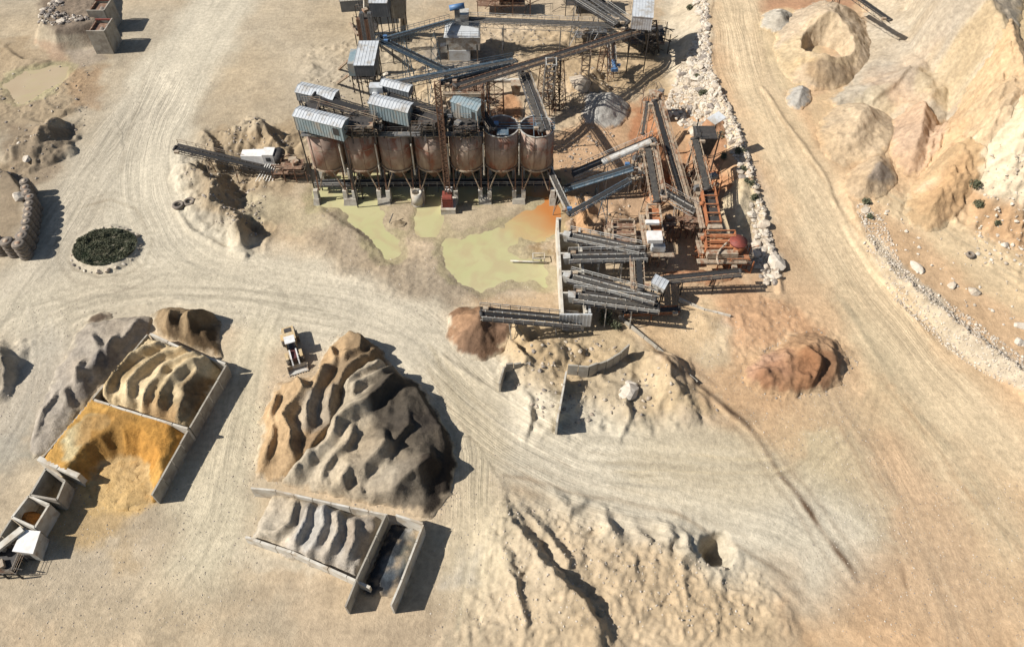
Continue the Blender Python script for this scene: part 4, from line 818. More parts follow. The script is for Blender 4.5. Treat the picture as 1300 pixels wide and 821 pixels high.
def rubble(name, label_kind, polys, n, smin, smax, mats, seed):
    """loose stones nobody could count: one mesh"""
    r = random.Random(seed); V = []; F = []; MI = []
    base = []
    for s in range(5):
        bm = bmesh.new(); bmesh.ops.create_icosphere(bm, subdivisions=1, radius=1)
        rr = random.Random(s + seed)
        vs = [v.co * rr.uniform(.65, 1.1) for v in bm.verts]; fs = [[v.index for v in f.verts] for f in bm.faces]; bm.free(); base.append((vs, fs))
    for poly, share, z in polys:
        pts = band_points(poly, int(n * share), r, z)
        if not pts: continue
        hs = base_h(np.array([p[0] for p in pts]), np.array([p[1] for p in pts]))
        for (x, y), h in zip(pts, hs):
            k = smin + (smax - smin) * r.random() ** 2.5; vs, fs = r.choice(base); o = len(V); a = r.uniform(0, 6.28); ca, sa = math.cos(a), math.sin(a); mi = r.randrange(len(mats))
            sx, sy, sz = k * r.uniform(.7, 1.3), k * r.uniform(.7, 1.3), k * r.uniform(.5, .9)
            for v in vs: V.append((x + v.x * sx * ca - v.y * sy * sa, y + v.x * sx * sa + v.y * sy * ca, h + k * .15 + v.z * sz))
            for f in fs: F.append([o + i for i in f]); MI.append(mi)
    me = bpy.data.meshes.new(name); me.from_pydata(V, [], F)
    for m in mats: me.materials.append(MATS[m])
    me.polygons.foreach_set('material_index', MI); me.update()
    o = bpy.data.objects.new(name, me); COL.objects.link(o); tag(o, label_kind, 'rubble', None, 'stuff'); return o
rubble('rubble', 'loose pale rubble and stones covering the embankment slope', [(EMBP, 1.0, 2.6)], 5200, .1, .6, ['rock', 'rock_white', 'rock_white'], 3)
BERMP = [(1112, 272), (1122, 272), (1150, 335), (1195, 372), (1245, 405), (1310, 455), (1310, 490), (1260, 465), (1220, 440), (1180, 405), (1140, 370), (1112, 320), (1085, 262), (1098, 258)]
rubble('rubble', 'whitish stones heaped along the low berm right of the haul road', [(BERMP, 1.0, 2.5)], 3200, .06, .3, ['rock_white', 'rock'], 5)
rubble('rubble', 'brown and pale stones scattered round the plant yard', [([(30, 160), (100, 160), (60, 230), (0, 240)], .06, 0), ([(0, 90), (120, 80), (110, 160), (0, 170)], .08, 0), ([(400, 100), (560, 90), (560, 135), (420, 130)], .2, 0), ([(560, 60), (640, 20), (700, 20), (700, 60), (600, 100)], .15, 0), ([(690, 90), (790, 80), (780, 140), (700, 140)], .2, 0), ([(700, 180), (790, 150), (760, 220), (715, 225)], .15, 0), ([(720, 240), (800, 250), (800, 300), (730, 320)], .1, 0), ([(600, 440), (760, 430), (920, 520), (700, 545)], .2, 0)], 1500, .08, .45, ['rock', 'rock_grey'], 6)
rubble('rubble', 'grey and white rocks edging the top left ramp', [([(48, 34), (52, 18), (68, 0), (85, -20), (95, -10), (85, 15), (70, 22), (110, 28), (122, 32), (70, 40)], 1.0, 3)], 420, .2, .85, ['rock_white', 'rock_grey', 'rock_grey'], 7)
rubble('rubble', 'small pale stones on the eroded ridge at the bottom', [([(620, 625), (700, 640), (860, 680), (960, 720), (960, 800), (640, 800)], 1.0, 1.5)], 700, .05, .22, ['rock', 'rock_white'], 8)
rubble('rubble', 'small stones scattered below the quarry face', [([(1230, 230), (1300, 270), (1310, 330), (1250, 320)], .6, ZR), ([(1090, 240), (1180, 260), (1310, 360), (1310, 420), (1200, 380), (1110, 300)], .4, ZR)], 420, .07, .5, ['rock', 'rock_white'], 9)
rubble('rubble', 'dark clods and stones along the excavated hollow left of the silos', [([(240, 190), (330, 160), (380, 175), (340, 240), (330, 310), (290, 300), (240, 250)], 1.0, 0)], 620, .08, .4, ['rock_grey', 'rock'], 10)
def grown(poly, k=1.07):
    cx = sum(p[0] for p in poly) / len(poly); cy = sum(p[1] for p in poly) / len(poly); return [(cx + (p[0] - cx) * k, cy + (p[1] - cy) * k) for p in poly]
rubble('rubble', 'coarse dark stones rolled to the foot of the big stockpile', [(grown([(455, 452), (505, 470), (552, 505), (574, 548), (584, 590), (576, 628), (548, 660), (488, 648), (372, 612), (318, 612), (318, 560), (350, 484), (400, 470), (430, 424)]), 1.0, 0)], 3600, .03, .15, ['rock_grey', 'rock', 'rock'], 31)
rubble('rubble', 'reddish stones round the foot of the lone heap by the haul road', [(grown([(938, 478), (985, 440), (1035, 420), (1080, 462), (1040, 500), (970, 502)], 1.15), 1.0, 0)], 900, .05, .22, ['rock_grey', 'rock'], 32)
rubble('gravel', 'scattered gravel and clods strewn over the open yard ground', [([(0, 60), (560, 20), (560, 130), (380, 160), (240, 180), (0, 200)], .12, 0), ([(0, 380), (330, 390), (330, 420), (180, 400), (0, 560)], .1, 0), ([(60, 610), (330, 600), (330, 810), (20, 810)], .22, 0), ([(390, 260), (620, 320), (700, 380), (560, 420), (400, 340)], .14, 0), ([(820, 400), (1000, 380), (1100, 520), (1180, 700), (1000, 640), (930, 520)], .2, 0), ([(1000, 640), (1300, 600), (1300, 810), (1060, 810)], .14, 0), ([(560, 560), (640, 560), (640, 810), (540, 810)], .08, 0)], 7000, .035, .13, ['rock', 'rock_grey', 'rock_white'], 33)
for px, py, r, lb, kd in (
    (1164, 340, 1.3, 'rounded pale boulder sitting just above the whitish berm', 'white'), (1208, 363, 1.1, 'flat pale boulder alone on the bench between two others', 'pale'),
    (1237, 371, 1.15, 'brownish rounded boulder casting a short shadow on the bench track', 'pale'), (1295, 414, 1.2, 'pale slab of rock at the right edge of the bench track', 'white'),
    (1294, 436, 1.0, 'smaller pale slab lying just below the rock at the right edge', 'white'), (1276, 312, .8, 'small white stone near the foot of the quarry face', 'white'),
    (984, 334, 1.9, 'largest pale boulder at the lower end of the embankment', 'white'), (799, 500, 1.6, 'upright white rock on the mound in the middle yard', 'white'),
    (801, 488, 1.2, 'small white rock resting behind the upright one', 'white'), (1098, 266, 1.0, 'weathered boulder at the head of the berm by the shrub', 'pale'),
    (25, 250, 1.5, 'big whitish boulder at the head of the column row', 'white'), (8, 222, 1.3, 'grey white rock at the left edge above the column row', 'white'),
    (35, 203, 1.1, 'whitish boulder resting on the dark tan mound', 'white'), (24, 184, .9, 'small white boulder behind the dark tan mound', 'white'),
    (56, 14, 1.1, 'white boulder on the rim of the top left ramp', 'white'), (78, 28, 1.2, 'tilted white block in the hollow of the top left ramp', 'white'),
    (738, 108, 3.2, 'massive layered tan rock block in the upper plant yard', 'pale'), (752, 126, 1.8, 'medium tan rock in front of the massive block', 'pale'),
    (537, 88, 1.0, 'pale upright stone beside the thin blue conveyor', 'white'), (546, 90, .9, 'pale squat stone next to the upright one', 'white'),
    (490, 95, 1.0, 'light boulder at the foot of the ribbed tower', 'white')):
    v = P(px, py); boulder(v.x, v.y, r, lb, None, kd, rnd=rnd)
for i in range(26):
    a = i / 26 * 2 * math.pi; c = PZ(134, 316, .4); ex = PZ(179, 316, .4).x - c.x; ey = PZ(134, 287, .4).y - c.y
    boulder(c.x + math.cos(a) * ex * .93, c.y + math.sin(a) * ey * .93, rnd.choice((.25, .35, .45, .75)), 'whitish edging stone round the planted roundabout island', 'stones edging the roundabout island', rnd.choice(('white', 'grey', 'pale')), rnd=rnd)

# ------------------------------------------------------------------ plants
def leaves(pts, size, rnd, mats=('leaf', 'leaf_dry')):
    V = []; F = []; MI = []
    for x, y, z in pts:
        for _ in range(2):
            d = Vector((rnd.uniform(-1, 1), rnd.uniform(-1, 1), rnd.uniform(.1, 1))).normalized(); u = d.orthogonal().normalized(); w = d.cross(u); s = size * rnd.uniform(.6, 1.3)
            o = len(V)
            for a, b in ((-1, 0), (0, -.45), (1, 0), (0, .45)): V.append((x + (u.x * a + w.x * b) * s, y + (u.y * a + w.y * b) * s, z + (u.z * a + w.z * b) * s))
            F.append((o, o + 1, o + 2, o + 3)); MI.append(0 if rnd.random() < .15 + .9 * float(vn(x * .45, y * .45, 12)) else 1)
    return V, F, MI
def leafobj(name, pts, size, rnd, mats, parent=None, off=(0, 0, 0)):
    V, F, MI = leaves(pts, size, rnd); me = bpy.data.meshes.new(name); me.from_pydata([(v[0] - off[0], v[1] - off[1], v[2] - off[2]) for v in V], [], F)
    for m in mats: me.materials.append(MATS[m])
    me.polygons.foreach_set('material_index', MI); o = bpy.data.objects.new(name, me); COL.objects.link(o); o.parent = parent; return o
c = PZ(134, 314, .6); ex = PZ(176, 314, .6).x - c.x; ey = PZ(134, 290, .6).y - c.y; pts = []
for i in range(24000):
    a = rnd.uniform(0, 6.28); q = math.sqrt(rnd.random()) * .93; x = c.x + math.cos(a) * ex * q; y = c.y + math.sin(a) * ey * q
    n = float(vn(x * .9, y * .9, 5)); hgt = .15 + 1.0 * max(0, n - .3)
    if n > .2 or rnd.random() < .12: pts.append((x, y, .75 + rnd.random() * hgt))
o = leafobj('ground_cover', pts, .17, rnd, ('leaf', 'leaf_dry')); tag(o, 'low dark green scrub covering the roundabout island', 'ground cover', None, 'stuff')
def bush(px, py, r, label, dry=False, group=None):
    v = P(px, py); root = bpy.data.objects.new('shrub', None); COL.objects.link(root); root.location = v; tag(root, label, 'shrub', group)
    pts = []
    lob = [(rnd.uniform(-.5, .5) * r, rnd.uniform(-.5, .5) * r, rnd.uniform(.3, .7) * r, rnd.uniform(.3, .6) * r) for _ in range(6)]
    for i in range(int(260 * min(r, 2))):
        l = rnd.choice(lob); d = Vector((rnd.gauss(0, 1), rnd.gauss(0, 1), rnd.gauss(0, 1))).normalized() * l[3] * rnd.random() ** .4
        pts.append((l[0] + d.x, l[1] + d.y, max(.05, l[2] + d.z)))
    leafobj('foliage', pts, .2, rnd, ('leaf_dry', 'leaf') if dry else ('leaf', 'leaf_dry'), root)
    V = []; F = []
    for i in range(5):
        l = lob[i]; o = len(V); V += [(-.05, 0, -.3), (.05, 0, -.3), (l[0], l[1], l[2])]; F.append((o, o + 1, o + 2)); V += [(0, -.05, -.3), (0, .05, -.3), (l[0], l[1], l[2])]; F.append((o + 3, o + 4, o + 5))
    me = bpy.data.meshes.new('stem'); me.from_pydata(V, [], F); me.materials.append(MATS['stem']); s = bpy.data.objects.new('stem', me); COL.objects.link(s); s.parent = root
for px, py, r, lb in ((893, 122, 1.5, 'dark green shrub high on the boulder embankment beside the road edge'), (912, 176, 1.6, 'green shrub growing in the boulders just right of the small white roof'), (918, 200, 1.1, 'small shrub among boulders below the one by the white roof'), (938, 194, 1.3, 'shrub near the road side of the embankment at its middle'), (950, 236, 1.6, 'grey green shrub spreading over the lower embankment boulders'), (944, 216, .9, 'tiny shrub halfway down the embankment boulders'), (884, 100, 1.0, 'small shrub in the upper embankment scree'), (958, 252, 1.2, 'low shrub at the bottom of the shrubby embankment stretch'), (875, 12, 1.1, 'shrub at the very top of the embankment'),
                      (1234, 240, 1.5, 'spiky green shrub at the foot of the quarry face'), (1242, 262, 1.3, 'dry brown shrub below the spiky green one'), (1098, 258, 1.0, 'tuft of shrub growing at the head of the berm'), (1104, 276, .8, 'small tuft just below the head of the berm'), (782, 418, 1.3, 'dark shrub on the pale slope beside the kerb wall'), (768, 405, 1.9, 'dark green bush in the shade behind the bunker block'), (1266, 285, .8, 'small dark tuft near the stones under the quarry face')):
    bush(px, py, r, lb, dry='dry' in lb)

# ------------------------------------------------------------------ building kit
def thing(name, label, cat, loc, group=None):
    o = bpy.data.objects.new(name, None); COL.objects.link(o); o.location = loc; tag(o, label, cat, group); return o
class MB:
    def __init__(s): s.v = []; s.f = []
    def add(s, vs, fs):
        o = len(s.v); s.v += [tuple(v) for v in vs]; s.f += [tuple(o + i for i in f) for f in fs]; return s
    def box(s, c, size, rz=0.0):
        c = Vector(c); hx, hy, hz = size[0] / 2, size[1] / 2, size[2] / 2; ca, sa = math.cos(rz), math.sin(rz); vs = []
        for dz in (-hz, hz):
            for dx, dy in ((-hx, -hy), (hx, -hy), (hx, hy), (-hx, hy)): vs.append((c.x + dx * ca - dy * sa, c.y + dx * sa + dy * ca, c.z + dz))
        return s.add(vs, [(0, 3, 2, 1), (4, 5, 6, 7), (0, 1, 5, 4), (1, 2, 6, 5), (2, 3, 7, 6), (3, 0, 4, 7)])
    def beam(s, p, q, w=.15, h=None, up=None):
        p = Vector(p); q = Vector(q); d = q - p
        if d.length < 1e-4: return s
        h = h or w; d.normalize(); up = Vector(up or (0, 0, 1))
        if abs(d.dot(up)) > .98: up = Vector((0, 1, 0))
        u = d.cross(up).normalized(); n = u.cross(d).normalized(); vs = []
        for a in (p, q):
            for i, j in ((-1, -1), (1, -1), (1, 1), (-1, 1)): vs.append(a + u * (i * w / 2) + n * (j * h / 2))
        return s.add(vs, [(0, 1, 2, 3), (7, 6, 5, 4), (0, 4, 5, 1), (1, 5, 6, 2), (2, 6, 7, 3), (3, 7, 4, 0)])
    def tube(s, p, q, r, n=12, r2=None, caps=True):
        p = Vector(p); q = Vector(q); d = (q - p).normalized(); u = d.orthogonal().normalized(); w = d.cross(u); r2 = r if r2 is None else r2; vs = []
        for a, rr in ((p, r), (q, r2)):
            for i in range(n):
                t = 2 * math.pi * i / n; vs.append(a + u * (math.cos(t) * rr) + w * (math.sin(t) * rr))
        fs = [(i, (i + 1) % n, n + (i + 1) % n, n + i) for i in range(n)]
        if caps: fs += [tuple(range(n))[::-1], tuple(range(n, 2 * n))]
        return s.add(vs, fs)
    def prism(s, pts, z0, z1):
        n = len(pts); vs = [(p[0], p[1], z0) for p in pts] + [(p[0], p[1], z1) for p in pts]
        return s.add(vs, [tuple(range(n))[::-1], tuple(range(n, 2 * n))] + [(i, (i + 1) % n, n + (i + 1) % n, n + i) for i in range(n)])
    def hexa(s, b, t):      # bottom quad, top quad
        return s.add(list(b) + list(t), [(3, 2, 1, 0), (4, 5, 6, 7), (0, 1, 5, 4), (1, 2, 6, 5), (2, 3, 7, 6), (3, 0, 4, 7)])
    def build(s, name, m, parent=None, smooth=False, kind=None, label=None):
        me = bpy.data.meshes.new(name); off = Vector((0, 0, 0))
        if parent is not None:
            a = parent
            while a is not None: off += Vector(a.location); a = a.parent
        me.from_pydata([(v[0] - off.x, v[1] - off.y, v[2] - off.z) for v in s.v], [], s.f)
        me.materials.append(MATS[m] if isinstance(m, str) else m)
        bm = bmesh.new(); bm.from_mesh(me); bmesh.ops.recalc_face_normals(bm, faces=bm.faces); bm.to_mesh(me); bm.free()
        if smooth: me.polygons.foreach_set('use_smooth', [True] * len(me.polygons))
        o = bpy.data.objects.new(name, me); COL.objects.link(o); o.parent = parent
        if kind: o['kind'] = kind
        if label: o['label'] = label
        return o
def V3(p): return Vector(p)
def rails(b, A, B, n=None, h=1.05, w=.045):
    A = Vector(A); B = Vector(B); L = (B - A).length; n = n or max(2, int(L / 1.8)); u = Vector((0, 0, h))
    for i in range(n + 1):
        p = A.lerp(B, i / n); b.beam(p, p + u, w)
    b.beam(A + u, B + u, w); b.beam(A + u * .52, B + u * .52, w * .8)
def conveyor(label, A, B, w=1.3, col='galv', belt='rubber', walk=1, depth=.9, legs=(.35, .75), rail=True, legcol=None, load=None, trestle=False, group='belt conveyors of the quarry plant', chute=None, hood=None, foot=True):
    """inclined belt conveyor from A to B (world points on the belt's centre line)"""
    A = Vector(A); B = Vector(B); t = thing('belt_conveyor', label, 'conveyor', (A.x, A.y, min(A.z, HH(A.x, A.y) + 2)), group)
    d = (B - A).normalized(); L = (B - A).length; s = d.cross(Vector((0, 0, 1))).normalized(); n = s.cross(d).normalized(); hw = w / 2
    MB().beam(A + n * .06, B + n * .06, w * .62, .07, n).build('belt', belt, t)
    f = MB()
    for k in (-1, 1):
        o = s * (k * hw)
        f.beam(A + o, B + o, .12, .2, n)
        if depth > 0:
            f.beam(A + o - n * depth, B + o - n * depth, .09, .09, n)
            m = max(2, int(L / max(1.1, depth * 1.3)))
            for i in range(m):
                p0 = A.lerp(B, i / m) + o; p1 = A.lerp(B, (i + 1) / m) + o
                f.beam(p0, p0 - n * depth, .06)
                if i % 2: f.beam(p0, p1 - n * depth, .06)
                else: f.beam(p1, p0 - n * depth, .06)
    m = max(3, int(L / 1.5))
    for i in range(m + 1):
        p = A.lerp(B, i / m); f.beam(p - s * hw - n * .08, p + s * hw - n * .08, .08, .08)
    idl = f
    for i in range(m):
        p = A.lerp(B, (i + .5) / m)
        for k in (-1, 1): idl.beam(p + s * (k * hw * .55) + n * .02, p + s * (k * hw * .98) + n * .22, .1)
    f.build('frame', col, t)
    for nm, p in (('tail_drum', A), ('head_drum', B)): MB().tube(p - s * hw * .8, p + s * hw * .8, .3, 12).build(nm, 'steel_dark', t, True)
    # head platform and motor
    for k in ((-1, 1) if walk == 2 else (walk,) if walk else ()):
        o0 = s * (k * (hw + .1)); o1 = s * (k * (hw + .85)); g = MB(); g.hexa([A + o0 - n * .12, B + o0 - n * .12, B + o1 - n * .12, A + o1 - n * .12], [A + o0 - n * .06, B + o0 - n * .06, B + o1 - n * .06, A + o1 - n * .06]); g.build('walkway', 'steel_dark' if col in ('galv', 'galv_light', 'steel_dark', 'rust_dark') else col, t)
        if rail: r = MB(); rails(r, A + o1, B + o1, w=.11 if walk == 2 else .075); r.build('handrail', {'galv': 'galv_light', 'steel_dark': 'steel_dusty', 'rust_dark': 'steel_dusty'}.get(col, col), t)
    MB().box(B - d * .9 + s * (hw + .4 if walk <= 0 or walk == 2 else -hw - .4) + n * .15, (.9, .6, .5)).build('motor', 'blue_motor' if 'blue' in label else 'steel_dusty', t)
    lc = legcol or col
    for q in legs:
        p = A.lerp(B, q); l = MB()
        for k in (-1, 1):
            top = p + s * (k * hw) - n * depth; bt = p + s * (k * (hw + .12 * (top.z)))
            bt = Vector((bt.x, bt.y, HH(bt.x, bt.y) - .3))
            if trestle:
                for kk in (-1, 1):
                    e = Vector((d.x, d.y, 0)).normalized() * (kk * 1.0); l.beam(top + e, bt + e, .2)
                m2 = max(2, int((top.z - bt.z) / 2.2)); e = Vector((d.x, d.y, 0)).normalized()
                for i in range(m2):
                    a0 = top.lerp(bt, i / m2); a1 = top.lerp(bt, (i + 1) / m2); l.beam(a0 + e, a1 - e, .1); l.beam(a0 - e, a1 + e, .08); l.beam(a1 - e, a1 + e, .1)
            else: l.beam(top, bt, .16)
        if trestle or True:
            pa = p + s * hw - n * depth; pb = p - s * hw - n * depth; za = HH(p.x, p.y); m2 = max(1, int((pa.z - za) / 3))
            for i in range(m2):
                z0 = pa.z + (za - pa.z) * i / m2; z1 = pa.z + (za - pa.z) * (i + 1) / m2
                wd0 = hw + .12 * (pa.z - z0); wd1 = hw + .12 * (pa.z - z1)
                l.beam(Vector((p.x, p.y, z0)) + s * wd0, Vector((p.x, p.y, z1)) - s * wd1, .09); l.beam(Vector((p.x, p.y, z0)) - s * wd0, Vector((p.x, p.y, z1)) + s * wd1, .09)
        l.build('support', lc, t)
    if chute:
        b = MB(); c = B + d * .35 - Vector((0, 0, .5)); b.hexa([c + s * -.4 + d * -.35 - Vector((0, 0, .9)), c + s * .4 + d * -.35 - Vector((0, 0, .9)), c + s * .4 + d * .35 - Vector((0, 0, .9)), c + s * -.4 + d * .35 - Vector((0, 0, .9))],
            [c + s * -hw + d * -.6 + n * 1.0, c + s * hw + d * -.6 + n * 1.0, c + s * hw + d * .7 + n * 1.0, c + s * -hw + d * .7 + n * 1.0]); b.build('head_chute', chute, t)
    if hood:       # curved or boxed belt cover along part of the length
        q0, q1, hm = hood; a0 = A.lerp(B, q0); a1 = A.lerp(B, q1); b = MB(); seg = 6; prof = []
        for i in range(seg + 1):
            an = math.pi * i / seg; prof.append((math.cos(an) * hw * 1.05, .15 + math.sin(an) * .6))
        vs = []
        for a in (a0, a1):
            for u, v in prof: vs.append(a + s * u + n * v)
            for u, v in prof: vs.append(a + s * u * .94 + n * (v - .06))
        k = seg + 1; fs = []
        for i in range(seg): fs += [(i, i + 1, 2 * k + i + 1, 2 * k + i), (k + i, 3 * k + i, 3 * k + i + 1, k + i + 1)]
        fs += [(0, k, 3 * k, 2 * k), (seg, k + seg, 3 * k + seg, 2 * k + seg)]
        b.add(vs, fs); b.build('belt_cover', hm, t)
    return t
def shed(label, p0, p1, dep, h, roof='clad_white', wall='clad_white', name='clad_shed', cat='shed', legs=True, opening=False, gable=.5, group=None, rz=None, over=.15):
    """clad housing: p0, p1 = ends of the lower front edge (may slope), dep = depth to the back, h = wall height"""
    p0 = Vector(p0); p1 = Vector(p1); t = thing(name, label, cat, (p0.x, p0.y, HH(p0.x, p0.y)), group)
    d = (p1 - p0); dh = Vector((d.x, d.y, 0)).normalized(); b = Vector((-dh.y, dh.x, 0)); U = Vector((0, 0, 1)); q0 = p0 + b * dep; q1 = p1 + b * dep
    w = MB(); w.hexa([p0, p1, q1, q0], [p0 + U * h, p1 + U * h, q1 + U * h, q0 + U * h])
    L = d.length; n = max(3, int(L / .55))
    for i in range(n + 1):
        a = p0.lerp(p1, i / n) - b * .03; w.beam(a + U * .05, a + U * (h - .05), .07, .05, b)
    for side, a0, a1 in ((-1, p0, q0), (1, p1, q1)):
        m = max(2, int(dep / .55))
        for i in range(m + 1):
            a = a0.lerp(a1, i / m) + dh * (side * .03); w.beam(a + U * .05, a + U * (h - .05), .05, .07, b)
    w.build('wall', wall, t)
    r = MB(); e = dh * over; o = b * over; mid = b * (dep / 2)
    A0 = p0 + U * (h + .02) - e - o; A1 = p1 + U * (h + .02) + e - o; B0 = q0 + U * (h + .02) - e + o; B1 = q1 + U * (h + .02) + e + o
    R0 = p0 + U * (h + gable) - e + mid; R1 = p1 + U * (h + gable) + e + mid
    th = U * .08
    for (a, bb, c, dd) in ((A0, A1, R1, R0), (R0, R1, B1, B0)): r.hexa([a, bb, c, dd], [a + th, bb + th, c + th, dd + th])
    n = max(4, int(L / .6))
    for i in range(n + 1):
        q = i / n
        r.beam(A0.lerp(A1, q) + th * 1.3, R0.lerp(R1, q) + th * 1.3, .06, .06); r.beam(R0.lerp(R1, q) + th * 1.3, B0.lerp(B1, q) + th * 1.3, .06, .06)
    r.add([p0 + U * h, q0 + U * h, R0 + e], [(0, 1, 2)]); r.add([p1 + U * h, q1 + U * h, R1 - e], [(0, 1, 2)])
    r.build('roof', roof, t)
    if opening:
        c = p0.lerp(p1, .8) - b * .06; c1 = p0.lerp(p1, .93) - b * .06; o_ = MB(); o_.hexa([c + U * h * .35, c1 + U * h * .35, c1 + U * h * .35 + b * .03, c + U * h * .35 + b * .03], [c + U * h * .85, c1 + U * h * .85, c1 + U * h * .85 + b * .03, c + U * h * .85 + b * .03]); o_.build('window', 'dark_inside', t)
    if legs:
        for a in (p0 + dh * .2 + b * .2, p1 - dh * .2 + b * .2, q0 + dh * .2 - b * .2, q1 - dh * .2 - b * .2):
            MB().beam((a.x, a.y, a.z), (a.x, a.y, HH(a.x, a.y) - .3), .22).build('leg', 'steel_dark', t)
    return t
def lattice(label, base, top, w, col='steel_dark', name='lattice_tower', cat='tower', bays=None, box=.12, wd=None, group=None):
    """four-chord lattice mast or truss between two points"""
    P0 = Vector(base); P1 = Vector(top); t = thing(name, label, cat, P0, group); d = (P1 - P0).normalized(); u = Vector((1, 0, 0))
    if abs(d.dot(u)) > .8: u = Vector((0, 0, 1))
    s = d.cross(u).normalized(); u = s.cross(d).normalized(); wd = wd or w; L = (P1 - P0).length; bays = bays or max(3, int(L / (w * 1.0)))
    corners = [(-1, -1), (1, -1), (1, 1), (-1, 1)]
    def C(i, q): a, b = corners[i % 4]; return P0.lerp(P1, q) + u * (a * w / 2) + s * (b * wd / 2)
    ch = MB()
    for i in range(4): ch.beam(C(i, 0), C(i, 1), box * 1.4)
    ch.build('chords', col, t)
    br = MB()
    for k in range(bays):
        for i in range(4):
            a, b = k / bays, (k + 1) / bays
            if (k + i) % 2: a, b = b, a
            br.beam(C(i, a), C(i + 1, b), box * .8); br.beam(C(i, (k + 1) / bays), C(i + 1, (k + 1) / bays), box * .8)
    br.build('bracing', col, t); return t
def wall_run(label, pts, h, th=.32, m='concrete', joints=2.0, name='concrete_wall', cat='wall', group=None, ragged=.0, seed=1):
    """run of upright precast slabs along world points (x, y, base z); every slab is a part"""
    r = random.Random(seed); t = thing(name, label, cat, Vector(pts[0]), group)
    for a, b in zip(pts[:-1], pts[1:]):
        a = Vector(a); b = Vector(b); L = (b - a).length; n = max(1, round(L / joints)); d = (b - a) / n; nn = Vector((-d.y, d.x, 0)).normalized() * th / 2; g = d.normalized() * .05
        for i in range(n):
            p = a + d * i + g; q = a + d * (i + 1) - g; k = h * (1 - (ragged + .035) * r.random()); j = nn * (r.uniform(-.3, .3) if ragged else r.uniform(-.08, .08)); p = p + j; q = q + j
            lp = Vector((0, 0, -.8)); up = Vector((0, 0, k)); s = MB(); s.hexa([p - nn + lp, q - nn + lp, q + nn + lp, p + nn + lp], [p - nn * .8 + up, q - nn * .8 + up, q + nn * .8 + up, p + nn * .8 + up])
            s.build('slab', m, t)
    return t
def PT(px, py, h):        # wall top pixel -> base point on the ground
    v = PZ(px, py, h); return (v.x, v.y, HH(v.x, v.y) * 0)

# ------------------------------------------------------------------ the seven silos
YF = PZ(650, 258, 0).y + .3                      # front of the piers
ZRING = zfor(YF + .7, 217); ZRIM = zfor(YF + .7, 175); SR = 3.38; YC = YF + .7 + SR
XR = PZ(681, 217, ZRING).x; XL = PZ(415.5, 217, ZRING).x; PITCHX = (XR - XL) / 6
SN = ['leftmost rusty silo, next to the end of the platform', 'second silo from the left with a pale vertical patch', 'third silo from the left with a dark red band under its rim', 'fourth silo from the left, just left of the rusty mast', 'fifth silo from the left, just right of the rusty mast', 'sixth silo from the left, open topped beside the last one', 'rightmost silo with open top, fed by the steep grey conveyor']
def ringmesh(r0, r1, z0, z1, n=40):
    b = MB(); vs = []
    for z, r in ((z0, r0), (z0, r1), (z1, r1), (z1, r0)):
        for i in range(n): a = 2 * math.pi * i / n; vs.append((r * math.cos(a), r * math.sin(a), z))
    fs = []
    for k in range(4):
        for i in range(n): fs.append((k * n + i, k * n + (i + 1) % n, ((k + 1) % 4) * n + (i + 1) % n, ((k + 1) % 4) * n + i))
    return b.add(vs, fs)
def at(b, c):
    b.v = [(v[0] + c[0], v[1] + c[1], v[2] + c[2]) for v in b.v]; return b
for i in range(7):
    cx = XL + PITCHX * i; t = thing('storage_silo', SN[i], 'silo', (cx, YC, 0), 'row of seven rusty aggregate silos'); c = (cx, YC, 0)
    sh = at(ringmesh(SR - .08, SR, ZRING, ZRIM), c).build('shell', 'silo_shell', t, True)
    at(ringmesh(SR - .12, SR + .10, ZRIM, ZRIM + .16), c).build('rim', 'galv_light' if i > 4 else 'steel_dusty', t)
    at(ringmesh(SR + .002, SR + .06, (ZRING + ZRIM) / 2 - .05 + .8, (ZRING + ZRIM) / 2 + .05 + .8), c).build('hoop', 'steel_dusty', t)
    at(ringmesh(SR - .1, SR + .16, ZRING - .35, ZRING), c).build('ring_beam', 'steel_dusty', t)
    MB().tube((cx, YC, ZRING - .1), (cx, YC, ZRING - 4.2), SR - .15, 32, .55, False).build('hopper', 'rust_dark', t, True)
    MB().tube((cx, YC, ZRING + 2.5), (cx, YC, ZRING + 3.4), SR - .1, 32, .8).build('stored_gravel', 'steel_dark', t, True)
    # seam ribs
    s = MB()
    for k in range(8):
        a = 2 * math.pi * (k + .3 * i) / 8; s.beam((cx + math.cos(a) * (SR + .02), YC + math.sin(a) * (SR + .02), ZRING), (cx + math.cos(a) * (SR + .0), YC + math.sin(a) * (SR + .0), ZRIM), .06)
    s.build('seam_ribs', 'rust_dark', t)
    for kx in (-1, 1):
        for ky in (-1, 1):
            a = (cx + kx * .9, YC + ky * 3.0, ZRING - .2); bt = (cx + kx * 2.55, YC + ky * 3.3, 2.6)
            MB().beam(a, bt, .2).build('brace', 'steel_dusty', t)
            MB().beam((cx + kx * 2.75, YC + ky * 2.2, ZRING - .2), (cx + kx * 2.75, YC + ky * 3.3, 2.6), .26).build('leg', 'rust_dark', t)
PN = ['leftmost concrete pier, standing apart at the edge of the pond', 'second concrete pier from the left under the silos', 'third concrete pier from the left under the silos', 'fourth concrete pier from the left with a bowl shaped bin in front', 'fifth concrete pier, behind the red boot of the mast', 'sixth concrete pier, two along from the mast', 'seventh concrete pier, last but one', 'rightmost concrete pier, beside the orange water']
